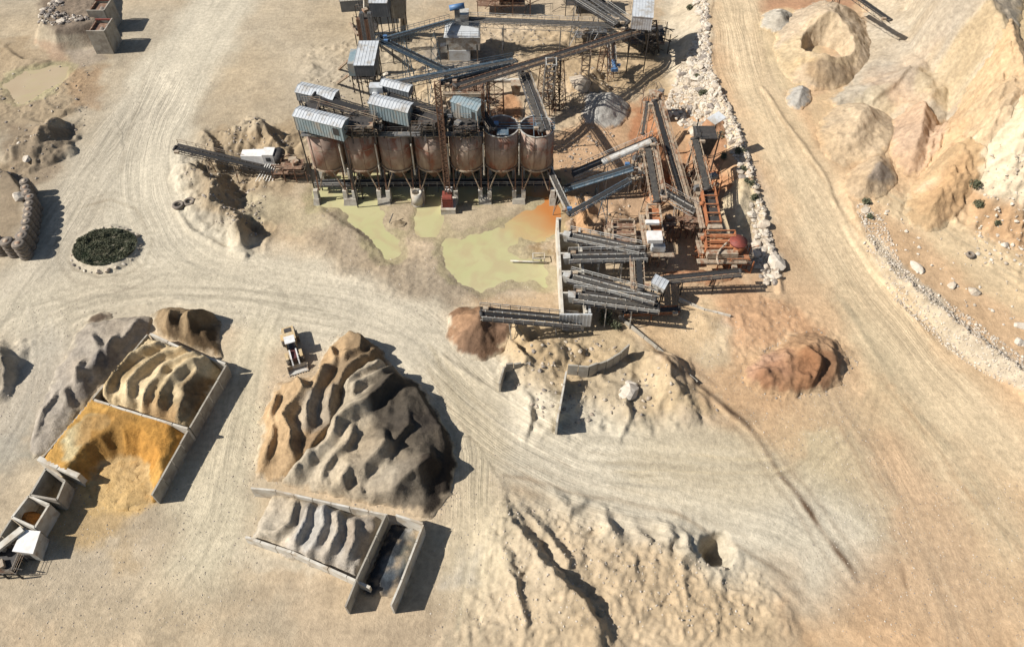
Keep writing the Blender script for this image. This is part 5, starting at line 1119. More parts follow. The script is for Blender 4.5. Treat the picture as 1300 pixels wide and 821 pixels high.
for i in range(8):
    x = XL - PITCHX / 2 + PITCHX * i; t = thing('concrete_pier', PN[i], 'pier', (x, YF, 0), 'concrete piers in front of the silos')
    for k in ((-1, 1) if 0 < i < 7 else (0,)):
        for yy in (YF + .9, YC + 3.3):
            b = MB(); w = .42; xx = x + k * .95; b.hexa([(xx - w, yy - 1.1, -1), (xx + w, yy - 1.1, -1), (xx + w, yy + .9, -1), (xx - w, yy + .9, -1)], [(xx - w, yy - .5, 2.7), (xx + w, yy - .5, 2.7), (xx + w, yy + .6, 2.7), (xx - w, yy + .6, 2.7)]); b.build('column', 'concrete_pale', t)
    b = MB(); ww = 1.5 if 0 < i < 7 else .7; b.hexa([(x - ww, YF - 1.3, -1), (x + ww, YF - 1.3, -1), (x + ww, YF + 1.2, -1), (x - ww, YF + 1.2, -1)], [(x - ww * .8, YF - .2, .9), (x + ww * .8, YF - .2, .9), (x + ww * .8, YF + 1.1, 1.2), (x - ww * .8, YF + 1.1, 1.2)]); b.build('footing', 'concrete', t)
    if 0 < i < 7:
        q = MB(); q.tube((x, YF + .9 - .0, ZRING - 1.2), (x, YF + .7, ZRIM - 1.5), .16, 10); q.build('pipe', 'concrete_pale', t)
# bin bowl in front of the fourth pier
v = Vector((XL - PITCHX / 2 + PITCHX * 3, YF - .4, 0)); t = thing('bowl_bin', 'whitish concrete bowl bin with an oval hollow in front of a silo pier', 'bin', v)
at(ringmesh(.75, 1.15, .4, 3.2, 20), v).build('bowl', 'concrete_pale', t, True); MB().tube((v.x, v.y, -.6), (v.x, v.y, .5), 1.1, 20).build('base', 'concrete', t, True)
# low tunnel wall and conveyor behind the piers
wall_run('long low wall coloured dark with the shade under the silos behind the water', [(XL - 3.5, YC + 5.4, 0), (XR + 4, YC + 5.4, 0)], 3.2, .4, 'shade_wall', 5, 'retaining_wall')  # near-black colour stands in for the shade beneath the silos
conveyor('long belt conveyor running in the shade beneath the silo hoppers', (XL - 4, YC, 1.9), (XR + 5, YC, 2.3), 1.2, 'galv', legs=(.1, .3, .5, .7, .9), walk=1)
# platform over the silos
ZP = ZRIM + .5
t = thing('roof_platform', 'long steel service platform laid over the five left silos', 'platform', (XL, YC, 0))
for k, (a, b_) in enumerate(((-3.6, -2.2), (2.0, 3.2))):
    b = MB(); x0 = XL - 3.4; x1 = XL + PITCHX * 4 + 3.6
    b.box(((x0 + x1) / 2, YC + (a + b_) / 2, ZP), (x1 - x0, b_ - a, .12)); b.build('deck', 'galv', t)
    b = MB()
    for yy in (a, b_): rails(b, (x0, YC + yy, ZP + .05), (x1, YC + yy, ZP + .05))
    b.build('handrail', 'galv', t)
b = MB()
for i in range(12):
    x = XL - 3 + i * 3.1; b.beam((x, YC - 3.8, ZP - .2), (x, YC + 3.6, ZP - .2), .22)
b.build('girders', 'steel_dark', t)
for i in range(5):
    MB().box((XL + PITCHX * i + .6, YC + .2, ZP + .7), (2.6, 1.8, 1.3)).build('hopper_box', 'steel_dark', t)
t = thing('pipe_grid', 'pipe frame crossing the open tops of the last two silos', 'frame', (XR, YC, ZRIM))
b = MB()
for yy in (-.9, -.2, .8): b.beam((XR - PITCHX - 3.5, YC + yy, ZRIM + .3), (XR + 3.5, YC + yy, ZRIM + .3), .14)
for xx in (-.7, .9): b.beam((XR + xx, YC - 3.4, ZRIM + .45), (XR + xx, YC + 3.2, ZRIM + .45), .14)
b.box((XR + .1, YC - .4, ZRIM + .5), (1.2, 1.0, .7)); b.box((XR - PITCHX + .3, YC - 1.9, ZRIM + .22), (2.2, 2.0, .06)); b.build('bars', 'steel_blue', t)
b = MB(); rails(b, (XR - 3.2, YC + .9, ZRIM + .35), (XR + 3.4, YC + .9, ZRIM + .35)); b.build('handrail', 'galv_light', t)
# galleries above the silos
G1 = [('upper dark conveyor of the left pair above the silos', (398, 121, 20.2), (486, 147, 18.6), 2.2), ('lower dark conveyor of the left pair above the silos', (398, 140, 19.4), (484, 163, 18.0), 2.0),
      ('upper dark conveyor of the middle pair above the silos', (492, 121, 20.6), (566, 144, 19.0), 2.0), ('lower dark conveyor of the middle pair above the silos', (500, 134, 19.8), (566, 154, 18.4), 2.0),
      ('short black conveyor dropping from the blue shed to the open silos', (604, 128, 20.0), (628, 164, 16.8), 1.1)]
for lb, a, b_, w in G1: conveyor(lb, PZ(*a), PZ(*b_), w, 'steel_dark', 'rubber', walk=1, depth=1.2, legs=(.5,), hood=None)
Gx = [('weathered blue clad gallery shed over the leftmost silo', (377, 165, 17.6), (437, 180, 17.0), 3.0, 3.2, 'clad_white', 'clad_blue', True),
      ('long pale roofed shed behind the leftmost gallery shed', (378, 128, 18.2), (424, 138, 17.8), 3.2, 2.0, 'clad_white', 'clad_grey', False),
      ('blue grey clad gallery shed over the third silo', (471, 149, 18.4), (519, 161, 17.8), 3.0, 3.2, 'clad_white', 'clad_blue', False),
      ('narrow white roofed shed at the back of the middle gallery', (484, 116, 20.0), (519, 125, 19.6), 2.2, 1.4, 'clad_white', 'clad_grey', False),
      ('short blue clad gallery shed just right of the rusty mast', (574, 148, 18.0), (606, 160, 17.6), 3.4, 3.4, 'clad_blue', 'clad_blue', True)]
for lb, a, b_, dp, h, rf, wl, op in Gx: shed(lb, PZ(*a), PZ(*b_), dp, h, rf, wl, legs=True, opening=op)
t = thing('roof_hatch', 'small white drum housing at the head of the middle gallery', 'housing', PZ(478, 112, 20.6)); v = PZ(478, 112, 20.6)
MB().box(v, (2.6, 1.8, 1.4)).build('housing', 'clad_white', t); MB().tube(v + Vector((-.6, -1.6, -.6)), v + Vector((.6, -1.6, -.6)), .7, 14).build('drum', 'clad_white', t, True)
# rusty bucket elevator mast in front of the silos
xm = PZ(570, 262, 0).x; zt = zfor(YF - .6, 104)
lattice('tall rusty lattice mast climbing in front of the silos between fourth and fifth', (xm, YF - .9, .5), (xm - .2, YF - .9, zt), 1.0, 'rust_dark', bays=30, box=.12, name='lattice_mast', cat='mast')
t = thing('elevator_boot', 'dark red caged boot standing at the foot of the rusty mast', 'elevator boot', (xm, YF - 1.6, 0))
b = MB(); b.box((xm, YF - 1.4, .1), (3.0, 4.2, 2.2)); b.build('plinth', 'concrete_pale', t)
b = MB(); b.box((xm - .2, YF - 1.6, 2.3), (1.9, 2.4, 2.4)); b.build('body', 'red_paint', t)
b = MB()
for i in range(6): b.beam((xm - 1.3, YF - 2.9, 1.4 + i * .5), (xm + 1.0, YF - 2.9, 1.4 + i * .5), .09)
for k in (-1.3, 1.0): b.beam((xm + k, YF - 2.9, 1.2), (xm + k, YF - 2.9, 4.2), .1)
b.build('ladder_cage', 'red_paint', t)
MB().box((xm + .1, YF - .4, 3.9), (1.5, 1.0, .5)).build('cap', 'plastic_white', t)
lattice('horizontal pipe gantry above the short blue shed', PZ(562, 120, 22), PZ(613, 120, 22), .5, 'steel_dusty', name='pipe_gantry', cat='gantry')
lattice('slender rusty post right of the short blue shed', PZ(613, 160, 16), PZ(613, 118, 24), .5, 'rust_dark', name='lattice_mast', cat='mast')

# ------------------------------------------------------------------ towers and conveyors behind the silos
shed('tall ribbed white clad tower left of the conveyors', PZ(452, 97, 15), PZ(476, 97, 15), 9.0, 2.6, 'clad_white', 'clad_grey', name='clad_tower', cat='tower', gable=.08)
v = PZ(452, 95, 15)
t = thing('side_annex', 'narrow blue white annex clinging to the ribbed tower', 'annex', (v.x - 1, v.y + 4, 10)); MB().box((v.x - 1.0, v.y + 4.2, 15.2), (1.6, 5.6, 3.0)).build('wall', 'clad_blue', t)
for k, (a, b_) in enumerate((((454, 45), (445, 30)), ((448, 72), (430, 88)), ((448, 92), (428, 106)))):
    q = P(b_[0], b_[1]); lattice(('thin slanting prop', 'middle slanting prop', 'lowest slanting prop')[k] + ' bracing the ribbed tower on its left', q, PZ(a[0], a[1], 11), .35, 'steel_dusty', name='prop', cat='prop', box=.1)
shed('white topped clad tower at the top edge beside concrete posts', PZ(471, 22, 13), PZ(493, 22, 13), 5.5, 3.5, 'clad_white', 'clad_grey', name='clad_tower', cat='tower', gable=.1)
shed('grey concrete tower with an open bay at the top edge', PZ(498, 24, 9), PZ(513, 24, 9), 5, 5, 'concrete_pale', 'concrete', name='concrete_tower', cat='tower', gable=.05)
shed('grey concrete block house cut by the top edge', PZ(434, 16, 4), PZ(463, 14, 4), 7, 3.0, 'concrete', 'clad_grey', name='block_house', cat='building', gable=.05, legs=False)
for i, px in enumerate((465, 512)): lattice(('pale twin post left of the white topped tower', 'pale twin post right of the open concrete tower')[i], P(px, 42), PZ(px, -14, 14), .8, 'concrete_pale', name='twin_post', cat='post', box=.35, bays=3)
for i in range(4):
    q = PZ(458 + i * 5, 44, 11); lattice(('first', 'second', 'third', 'last')[i] + ' upright steam pipe from the left between the two clad towers', (q.x, q.y, HH(q.x, q.y)), (q.x, q.y, 15 + (i % 2) * 1.5), .5, 'galv' if i % 2 else 'rust_dark', name='upright_pipe', cat='pipe', box=.3, bays=4)
conveyor('thin blue grey conveyor climbing from the crusher house to the ribbed tower', PZ(576, 26, 9), PZ(482, 52, 16), 1.1, 'steel_blue', walk=1, legs=(.3, .7))
conveyor('blue grey conveyor slanting down right from the ribbed tower', PZ(574, 92, 9), PZ(482, 48, 16), 1.3, 'steel_blue', walk=-1, legs=(.35, .65))
conveyor('teal conveyor running from the middle gallery to the centre', PZ(655, 77, 14), PZ(488, 109, 19), 1.3, 'steel_blue', 'belt_dusty', walk=1, legs=(.2, .55, .8), legcol='steel_dusty')
conveyor('second teal conveyor ending beside the big brown one', PZ(652, 84, 13.2), PZ(560, 106, 15.4), 1.2, 'steel_blue', 'belt_dusty', walk=1, legs=(.4,))
conveyor('longest dark brown conveyor climbing left towards the silo tops', PZ(806, 39, 9), PZ(578, 109, 18.5), 1.9, 'rust_dark', 'rubber', walk=-1, depth=1.5, legs=(.17, .47, .53, .9), trestle=True)
conveyor('long level grey truss conveyor across the top of the plant', PZ(578, 25, 9), PZ(796, 34, 10), 1.7, 'galv', 'belt_dusty', walk=-1, depth=1.4, legs=(.28, .62), trestle=False)
conveyor('steep grey conveyor dropping into the last silo', PZ(662, 92, 13), PZ(689, 166, ZRIM + 1.2), 1.4, 'galv', 'belt_dusty', walk=-1, legs=(.4,), depth=.8)
conveyor('left one of two grey conveyors coming down from the top edge', PZ(700, -22, 14), PZ(784, 30, 11), 1.4, 'galv', 'belt_dusty', walk=1, legs=(.4,))
conveyor('right one of two grey conveyors coming down from the top edge', PZ(722, -22, 14), PZ(797, 30, 11), 1.2, 'galv', 'belt_dusty', walk=-1, legs=(.5,))
conveyor('short upright conveyor with a blue end under the long brown one', PZ(778, 55, 7), PZ(780, 88, 3), 1.3, 'galv_light', walk=1, legs=(.6,))
v = PZ(779, 84, 4.2); t = thing('blue_drive_unit', 'bright blue drive unit on the end of the short upright conveyor', 'drive unit', v); b = MB(); b.tube(v + Vector((0, 1.6, .4)), v + Vector((.2, -1.2, .1)), .45, 12); b.build('casing', 'blue_motor', t, True); MB().box(v + Vector((.1, -1.5, 0)), (1.6, .8, .7)).build('foot', 'blue_motor', t)
t0 = shed('large white clad drive house at the top right of the plant', PZ(801, 37, 12), PZ(826, 39, 12), 10.5, 3.2, 'clad_white', 'clad_white', name='drive_house', cat='building', gable=.5)
lattice('dark trestle under the large white drive house', P(830, 62), PZ(826, 34, 12), 2.6, 'steel_dark', name='trestle', cat='trestle', box=.22, bays=4)
lattice('tall pale braced trestle holding the long brown conveyor', P(694, 134), PZ(700, 78, 15.5), 2.2, 'galv_light', name='trestle', cat='trestle', box=.2, bays=7, wd=1.8)
lattice('second dark trestle standing right behind the tall pale one', P(706, 138), PZ(708, 74, 15), 1.4, 'steel_dark', name='trestle', cat='trestle', box=.16, bays=7)
lattice('thin pale trestle under the right half of the brown conveyor', P(742, 100), PZ(745, 66, 12), 1.8, 'steel_dusty', name='trestle', cat='trestle', box=.12, bays=5)
lattice('rusty trestle where the conveyors cross above the silos', (PZ(590, 118, 16).x, PZ(590, 118, 16).y, 2), PZ(588, 112, 17.5), 4.2, 'rust_dark', name='trestle', cat='trestle', box=.16, bays=6, wd=3)
lattice('rusty truss frame left of the steep grey conveyor', (PZ(630, 118, 10).x, PZ(630, 118, 10).y, 1), PZ(628, 112, 15), 3.4, 'rust_dark', name='trestle', cat='trestle', box=.14, bays=5, wd=3)
# crusher house
def crusher_house():
    v = P(588, 78); t = thing('crusher_house', 'weathered white crusher house with a triangular lower wall in the middle top', 'building', v)
    b = MB(); b.box((v.x + .2, v.y + 3, 5.2), (8.2, 5.5, 3.6)); b.build('upper_wall', 'galv_light', t)
    b = MB(); b.box((v.x - .8, v.y + 2.4, 1.5), (5.2, 4.6, 3.8)); b.build('lower_wall', 'clad_white', t)
    b = MB(); b.hexa([(v.x - 4.4, v.y, 7.0), (v.x + 4.4, v.y, 7.0), (v.x + 4.4, v.y + 6, 7.0), (v.x - 4.4, v.y + 6, 7.0)], [(v.x - 4.0, v.y + .3, 7.6), (v.x + 4.0, v.y + .3, 7.3), (v.x + 4.0, v.y + 6, 8.0), (v.x - 4.0, v.y + 6, 8.2)]); b.build('roof', 'clad_white', t)
    b = MB(); b.box((v.x + 0, v.y + 5.5, 9.2), (3.2, 3.0, 3.0)); b.build('turret', 'galv_light', t)
    b = MB(); rails(b, (v.x - 4.2, v.y, 7.6), (v.x + 4.2, v.y, 7.6)); rails(b, (v.x - 4.2, v.y, 7.6), (v.x - 4.2, v.y + 6, 7.6)); rails(b, (v.x + 4.2, v.y, 7.6), (v.x + 4.2, v.y + 6, 7.6)); b.build('handrail', 'galv', t)
    for k in (-3.6, 3.6):
        for kk in (.4, 5.4): MB().beam((v.x + k, v.y + kk, -.5), (v.x + k, v.y + kk, 5), .3).build('leg', 'steel_dusty', t)
    b = MB(); b.box((v.x - 4.6, v.y + 1.4, 3.4), (1.8, 1.8, 1.6)); b.build('side_box', 'galv_light', t)
    q = PZ(580, 10, 12.5); u = thing('dust_fan', 'blue cylindrical fan unit on top of the crusher house', 'fan', (q.x, q.y, 10)); MB().tube((q.x - 1.8, q.y - .3, 12.5), (q.x + 1.8, q.y + .3, 12.9), .7, 16).build('drum', 'blue_motor', u, True); MB().box((q.x, q.y, 11.3), (1.2, 1.4, 1.8)).build('stand', 'galv', u)
crusher_house()
# concrete frame and chute behind the open silos
v = P(655, 132); t = thing('concrete_gantry', 'pale concrete beam gantry with a square hanging chute behind the open silos', 'frame', v)
b = MB(); b.box((v.x - 2, v.y + 3.5, 4.4), (11, .9, .7)); b.build('beam', 'concrete_pale', t)
for k in (-6.5, 0, 3.2): MB().box((v.x + k, v.y + 3.5, 1.9), (.7, .7, 4.6)).build('column', 'concrete_pale', t)
b = MB(); b.hexa([(v.x - .7, v.y + .3, 2.6), (v.x + .7, v.y + .3, 2.6), (v.x + .7, v.y + 1.8, 2.6), (v.x - .7, v.y + 1.8, 2.6)], [(v.x - 1.2, v.y, 5.4), (v.x + 1.2, v.y, 5.4), (v.x + 1.2, v.y + 2.4, 5.4), (v.x - 1.2, v.y + 2.4, 5.4)]); b.build('chute', 'steel_dusty', t)
def jumble(label, px, py, w, dp, h, col, seed, name='steel_frame', cat='machine', n=34, at_z=None):
    """open machine frame: posts, floors, pipes, small boxes"""
    r = random.Random(seed); v = P(px, py) if at_z is None else PZ(px, py, at_z); t = thing(name, label, cat, v); z = v.z
    b = MB()
    for i in range(4):
        for j in range(2): x = v.x - w / 2 + w * i / 3; y = v.y - dp / 2 + dp * j; b.beam((x, y, z - .3), (x, y, z + h * (.7 + .3 * r.random())), .2)
    fr_ = b
    for k, q in enumerate((.45, .85)):
        b = MB(); b.box((v.x + w * .1 * (k - .5), v.y, z + h * q), (w * (.9 - .25 * k), dp * .8, .12)); b.build('deck', col, t)
        b = MB(); zz = z + h * q; x0, x1, y0, y1 = v.x - w * .45, v.x + w * .45, v.y - dp * .45, v.y + dp * .45; rails(b, (x0, y0, zz), (x1, y0, zz)); rails(b, (x1, y0, zz), (x1, y1, zz)); rails(b, (x0, y1, zz), (x1, y1, zz)); b.build('handrail', 'steel_dusty', t)
    b = fr_
    for i in range(n): a = Vector((v.x + r.uniform(-w, w) / 2, v.y + r.uniform(-dp, dp) / 2, z + r.uniform(.1, 1) * h)); b.beam(a, a + Vector((r.uniform(-1, 1) * w * .35, r.uniform(-.6, .6) * dp * .5, r.uniform(-1, 1) * h * .3)), r.uniform(.07, .22))
    b.build('frame', col, t)
    for i in range(3): a = (v.x + r.uniform(-.35, .35) * w, v.y + r.uniform(-.35, .35) * dp, z + h * r.choice((.55, .95))); MB().box(a, (r.uniform(.8, 1.8), r.uniform(.7, 1.4), r.uniform(.6, 1.2)), r.uniform(0, 1)).build('machine_box', r.choice((col, 'galv', 'steel_dusty')), t)
    return t
jumble('tangle of brown crushing machinery cut by the top edge', 640, 14, 14, 6, 6, 'rust_dark', 1)
jumble('dark machinery in the shade below the top right conveyors', 745, 12, 12, 7, 6, 'steel_dark', 2)
jumble('grey machinery under the end of the level truss conveyor', 752, 52, 9, 4, 4, 'galv', 3)
jumble('blackened machinery below the white drive house', 820, 62, 10, 6, 6, 'steel_dark', 4)
jumble('grey machinery between the two clad towers', 470, 52, 6, 5, 9, 'steel_dark', 5)
jumble('rusty machine frame beneath the crossing conveyors', 600, 150, 8, 4, 10, 'rust_dark', 6)
jumble('dark frame of beams and pipes over the second silo', 458, 170, 6.5, 5, 3.0, 'steel_dark', 41, at_z=ZP, n=44)
jumble('dark frame of beams and pipes over the fourth silo', 545, 166, 6.5, 5, 3.4, 'steel_dark', 42, at_z=ZP, n=44)
jumble('dark frame of beams and pipes over the fifth silo', 592, 170, 5, 4, 2.6, 'steel_dark', 43, at_z=ZP, n=34)
jumble('dark gallery frame between the two left sheds', 396, 150, 4, 5, 2.6, 'steel_dark', 44, at_z=ZP + 1, n=30)
jumble('cluttered drive station at the left end of the silo row', 372, 222, 7, 4, 3.4, 'rust_dark', 7)
jumble('dusty frame at the foot of the ribbed tower', 468, 112, 6, 4, 8, 'steel_dark', 8)

# ------------------------------------------------------------------ left loading conveyor with its machine
conveyor('black conveyor pointing left over the excavated hollow', PZ(352, 218, 2.0), PZ(222, 188, 6.0), 1.5, 'steel_dark', 'rubber', walk=1, legs=(.42, .7), legcol='steel_dusty', depth=.7)
v = P(336, 218); t = thing('screening_machine', 'white mobile screening machine with a boxy cab beside the black conveyor', 'machine', v)
b = MB(); b.hexa([(v.x - 4.2, v.y + .4, v.z + 2.0), (v.x + .6, v.y - .2, v.z + 2.0), (v.x + .6, v.y + 2.2, v.z + 2.0), (v.x - 4.2, v.y + 2.4, v.z + 2.0)], [(v.x - 4.2, v.y + .4, v.z + 4.0), (v.x + .6, v.y - .2, v.z + 4.4), (v.x + .6, v.y + 2.2, v.z + 4.4), (v.x - 4.2, v.y + 2.4, v.z + 4.0)]); b.build('body', 'plastic_white', t)
b = MB(); b.box((v.x + 1.9, v.y + .6, v.z + 3.6), (2.3, 2.6, 3.0)); b.build('cab', 'plastic_white', t)
b = MB(); b.box((v.x + 1.9, v.y - .72, v.z + 3.9), (1.0, .06, 1.0)); b.build('window', 'glass', t)
MB().tube((v.x + 3.6, v.y - .7, v.z + 3.6), (v.x + 3.6, v.y + 2.3, v.z + 3.6), 1.2, 16).build('drum', 'steel_dark', t, True)
b = MB()
for i in range(6): b.beam((v.x - 1.2 + i * .7, v.y - 3.2, v.z + .1), (v.x + 1.4 + i * .5, v.y - .4, v.z + 3), .12)
b.build('lattice_legs', 'galv_light', t)
MB().beam((v.x - 3.5, v.y + 1, v.z - .3), (v.x - 3.5, v.y + 1, v.z + 2.2), .3).build('leg', 'steel_dark', t)
for i, (px, py, lb) in enumerate(((227, 262, 'left one of two old tyres lying beside the gravel spill'), (241, 258, 'right one of two old tyres lying beside the gravel spill'), (1231, 325, 'single half buried tyre ring on the bench track'))):
    v = P(px, py); t = thing('old_tyre', lb, 'tyre', v); r = 1.25 if i < 2 else .8
    me = MB(); vs = []; n, m = 24, 8
    for a in range(n):
        for k in range(m):
            A_ = 2 * math.pi * a / n; K = 2 * math.pi * k / m; rr = r * (.72 + .28 * math.cos(K)); vs.append((v.x + rr * math.cos(A_), v.y + rr * math.sin(A_), v.z + .35 + .35 * math.sin(K)))
    me.add(vs, [(a * m + k, ((a + 1) % n) * m + k, ((a + 1) % n) * m + (k + 1) % m, a * m + (k + 1) % m) for a in range(n) for k in range(m)]); me.build('casing', 'tyre_dusty', t, True)

# ------------------------------------------------------------------ concrete bunkers and the sand plant
ZB = 4.6
def bk(px, py, z=ZB): return PZ(px, py, z)
c0 = bk(709, 277); c1 = bk(716, 404)
t = thing('bunker', 'long white rimmed concrete bunker with five dark compartments', 'bunker', (c0.x, c1.y, 0))
xa = bk(711, 340).x; xb = xa + 4.2; ya = bk(712, 276).y; yb = bk(715, 398).y
for nm, c, s_ in (('side_wall', (xa, (ya + yb) / 2, ZB / 2 - .3), (.45, ya - yb, ZB + .6)), ('side_wall', (xb, (ya + yb) / 2 - 1, ZB / 2 - .5), (.4, (ya - yb) * .86, ZB + .2))): MB().box(c, s_).build(nm, 'concrete_pale', t)
for i, py in enumerate((277, 296, 321, 344, 371, 399)):
    y = bk(712, py).y; x1 = xb if i else xa + 1; MB().box(((xa + x1) / 2, y, ZB / 2 - .3 - .01 * i), (x1 - xa - .42, .32, ZB + .58)).build('partition', 'concrete_pale', t)
y5 = bk(712, 371).y - .2; b = MB(); b.box(((xa + xb) / 2 + .2, yb - .34, 3.2), (xb - xa + 1.4, .3, 3.4)); b.box((xb + .55, (y5 + yb) / 2, 3.2), (.35, y5 - yb, 3.4)); b.build('end_bin', 'clad_white', t)
b = MB()
for i in range(10): b.beam((xa - .5 + i * .6, yb - .54, 1.6), (xa - .5 + i * .6, yb - .54, 4.8), .08)
b.build('bin_ribs', 'clad_white', t)
BG = 'belt conveyors over the bunker'
def bconv(lb, a, b_, **k): return conveyor(lb, PZ(*a), PZ(*b_), k.pop('w', 1.3), k.pop('col', 'galv_light'), k.pop('belt', 'belt_dusty'), legs=k.pop('legs', (.3, .6)), **k)
bconv('topmost lattice conveyor ending over the second bunker compartment', (812, 318, 6.0), (722, 299, 6.0), walk=2, chute='galv_light')
bconv('level dark conveyor ending over the third bunker compartment', (820, 325, 6.2), (722, 327, 6.0), walk=2, chute='galv_light', belt='rubber')
bconv('lattice conveyor slanting down right from the fourth bunker compartment', (832, 380, 6.2), (722, 351, 6.2), walk=2, chute='galv_light')
bconv('lowest lattice conveyor ending over the white end bin', (836, 390, 5.2), (728, 376, 6.4), walk=2, chute='galv_light', w=1.5)
conveyor('lone black conveyor dropping sand on the brown cone', PZ(736, 409, 2.2), PZ(611, 398, 8.3), 1.4, 'galv_light', 'rubber', walk=2, legs=(.25, .72), depth=.8)
conveyor('low rusty track conveyor lying below the bunker conveyors', PZ(792, 396, 1.6), PZ(862, 392, 1.9), 1.4, 'rust_orange', 'steel_dark', walk=0, depth=.5, legs=(.5,))
conveyor('pale upright conveyor joining the two sets of bunker conveyors', PZ(811, 330, 6.5), PZ(813, 368, 6.4), 1.7, 'steel_dusty', 'rubber', walk=1, legs=(.5,))
conveyor('thin black conveyor reaching right to the orange crusher', PZ(836, 354, 3.6), PZ(940, 344, 5.2), 1.1, 'steel_dark', 'rubber', walk=1, legs=(.3, .7), depth=.6)
conveyor('pale steel conveyor feeding from the twin head down to the left', PZ(728, 222, 5), PZ(832, 178, 10.5), 1.4, 'galv_light', 'belt_dusty', walk=-1, legs=(.4, .8), hood=(.35, .95, 'galv_light'))
conveyor('dark blue conveyor in the shade beside the last silo', PZ(716, 238, 3), PZ(803, 211, 8), 1.1, 'steel_blue', 'rubber', walk=1, legs=(.5,))
conveyor('blue conveyor falling towards the first bunker compartment', PZ(800, 228, 8.5), PZ(722, 272, 6.5), 1.2, 'steel_blue', 'rubber', walk=0, legs=(.4,), depth=.5)
conveyor('light grey conveyor dropping from the last silo to the bunker', PZ(698, 216, 6.5), PZ(724, 270, 5.6), 1.1, 'galv_light', 'belt_dusty', walk=0, legs=(.5,), depth=.5)
conveyor('wide dusty conveyor rising upright to the twin head', PZ(834, 256, 6.5), PZ(822, 186, 9.5), 2.0, 'steel_dusty', 'belt_dusty', walk=1, legs=(.3, .7))
conveyor('longest dark conveyor of the sand plant with a pale edge line', PZ(869, 262, 3.5), PZ(831, 128, 12), 1.5, 'steel_dusty', 'rubber', walk=1, legs=(.25, .55, .85))
conveyor('wide pale conveyor feeding the rusty vibrating screen', PZ(898, 240, 8.0), PZ(882, 176, 12), 2.0, 'steel_dusty', 'belt_dusty', walk=0, legs=(.35, .8))
conveyor('whitish conveyor slanting from the dusty frame to the right', PZ(882, 268, 5.0), PZ(840, 244, 7), 1.5, 'galv_light', 'belt_dusty', walk=1, legs=(.5,))
conveyor('short tan conveyor hanging beside the orange sand heap', PZ(816, 170, 6), PZ(822, 130, 9), 1.0, 'steel_dusty', 'belt_dusty', walk=0, legs=(.5,))
# feed house with small white roof
v = PZ(905, 153, 13); t = thing('feed_hopper', 'feed hopper with a small tilted white roof above the boulders', 'hopper', (v.x, v.y, HH(v.x, v.y)))
b = MB(); b.hexa([PZ(897, 151, 13.0), PZ(908, 159, 12.6), PZ(922, 150, 13.4), PZ(912, 142, 13.8)], [p + Vector((0, 0, .15)) for p in (PZ(897, 151, 13.0), PZ(908, 159, 12.6), PZ(922, 150, 13.4), PZ(912, 142, 13.8))]); b.build('roof', 'clad_white', t)
b = MB(); b.hexa([(v.x - 2.6, v.y - 3, 6.5), (v.x + .2, v.y - 3, 6.5), (v.x + .2, v.y - .6, 6.5), (v.x - 2.6, v.y - .6, 6.5)], [(v.x - 3.6, v.y - 3.6, 11.2), (v.x + .8, v.y - 3.6, 11.2), (v.x + .8, v.y + .6, 11.2), (v.x - 3.6, v.y + .6, 11.2)]); b.build('body', 'steel_dark', t)
for kx in (-2.6, 1.2):
    for ky in (-3, 1): MB().beam((v.x + kx, v.y + ky, HH(v.x + kx, v.y + ky) - .3), (v.x + kx, v.y + ky, 12.6), .22).build('leg', 'steel_dark', t)
b = MB(); rails(b, (v.x - 3.6, v.y - 3.6, 11.3), (v.x + .8, v.y - 3.6, 11.3)); rails(b, (v.x - 3.6, v.y - 3.6, 11.3), (v.x - 3.6, v.y + .6, 11.3)); b.build('handrail', 'galv', t)
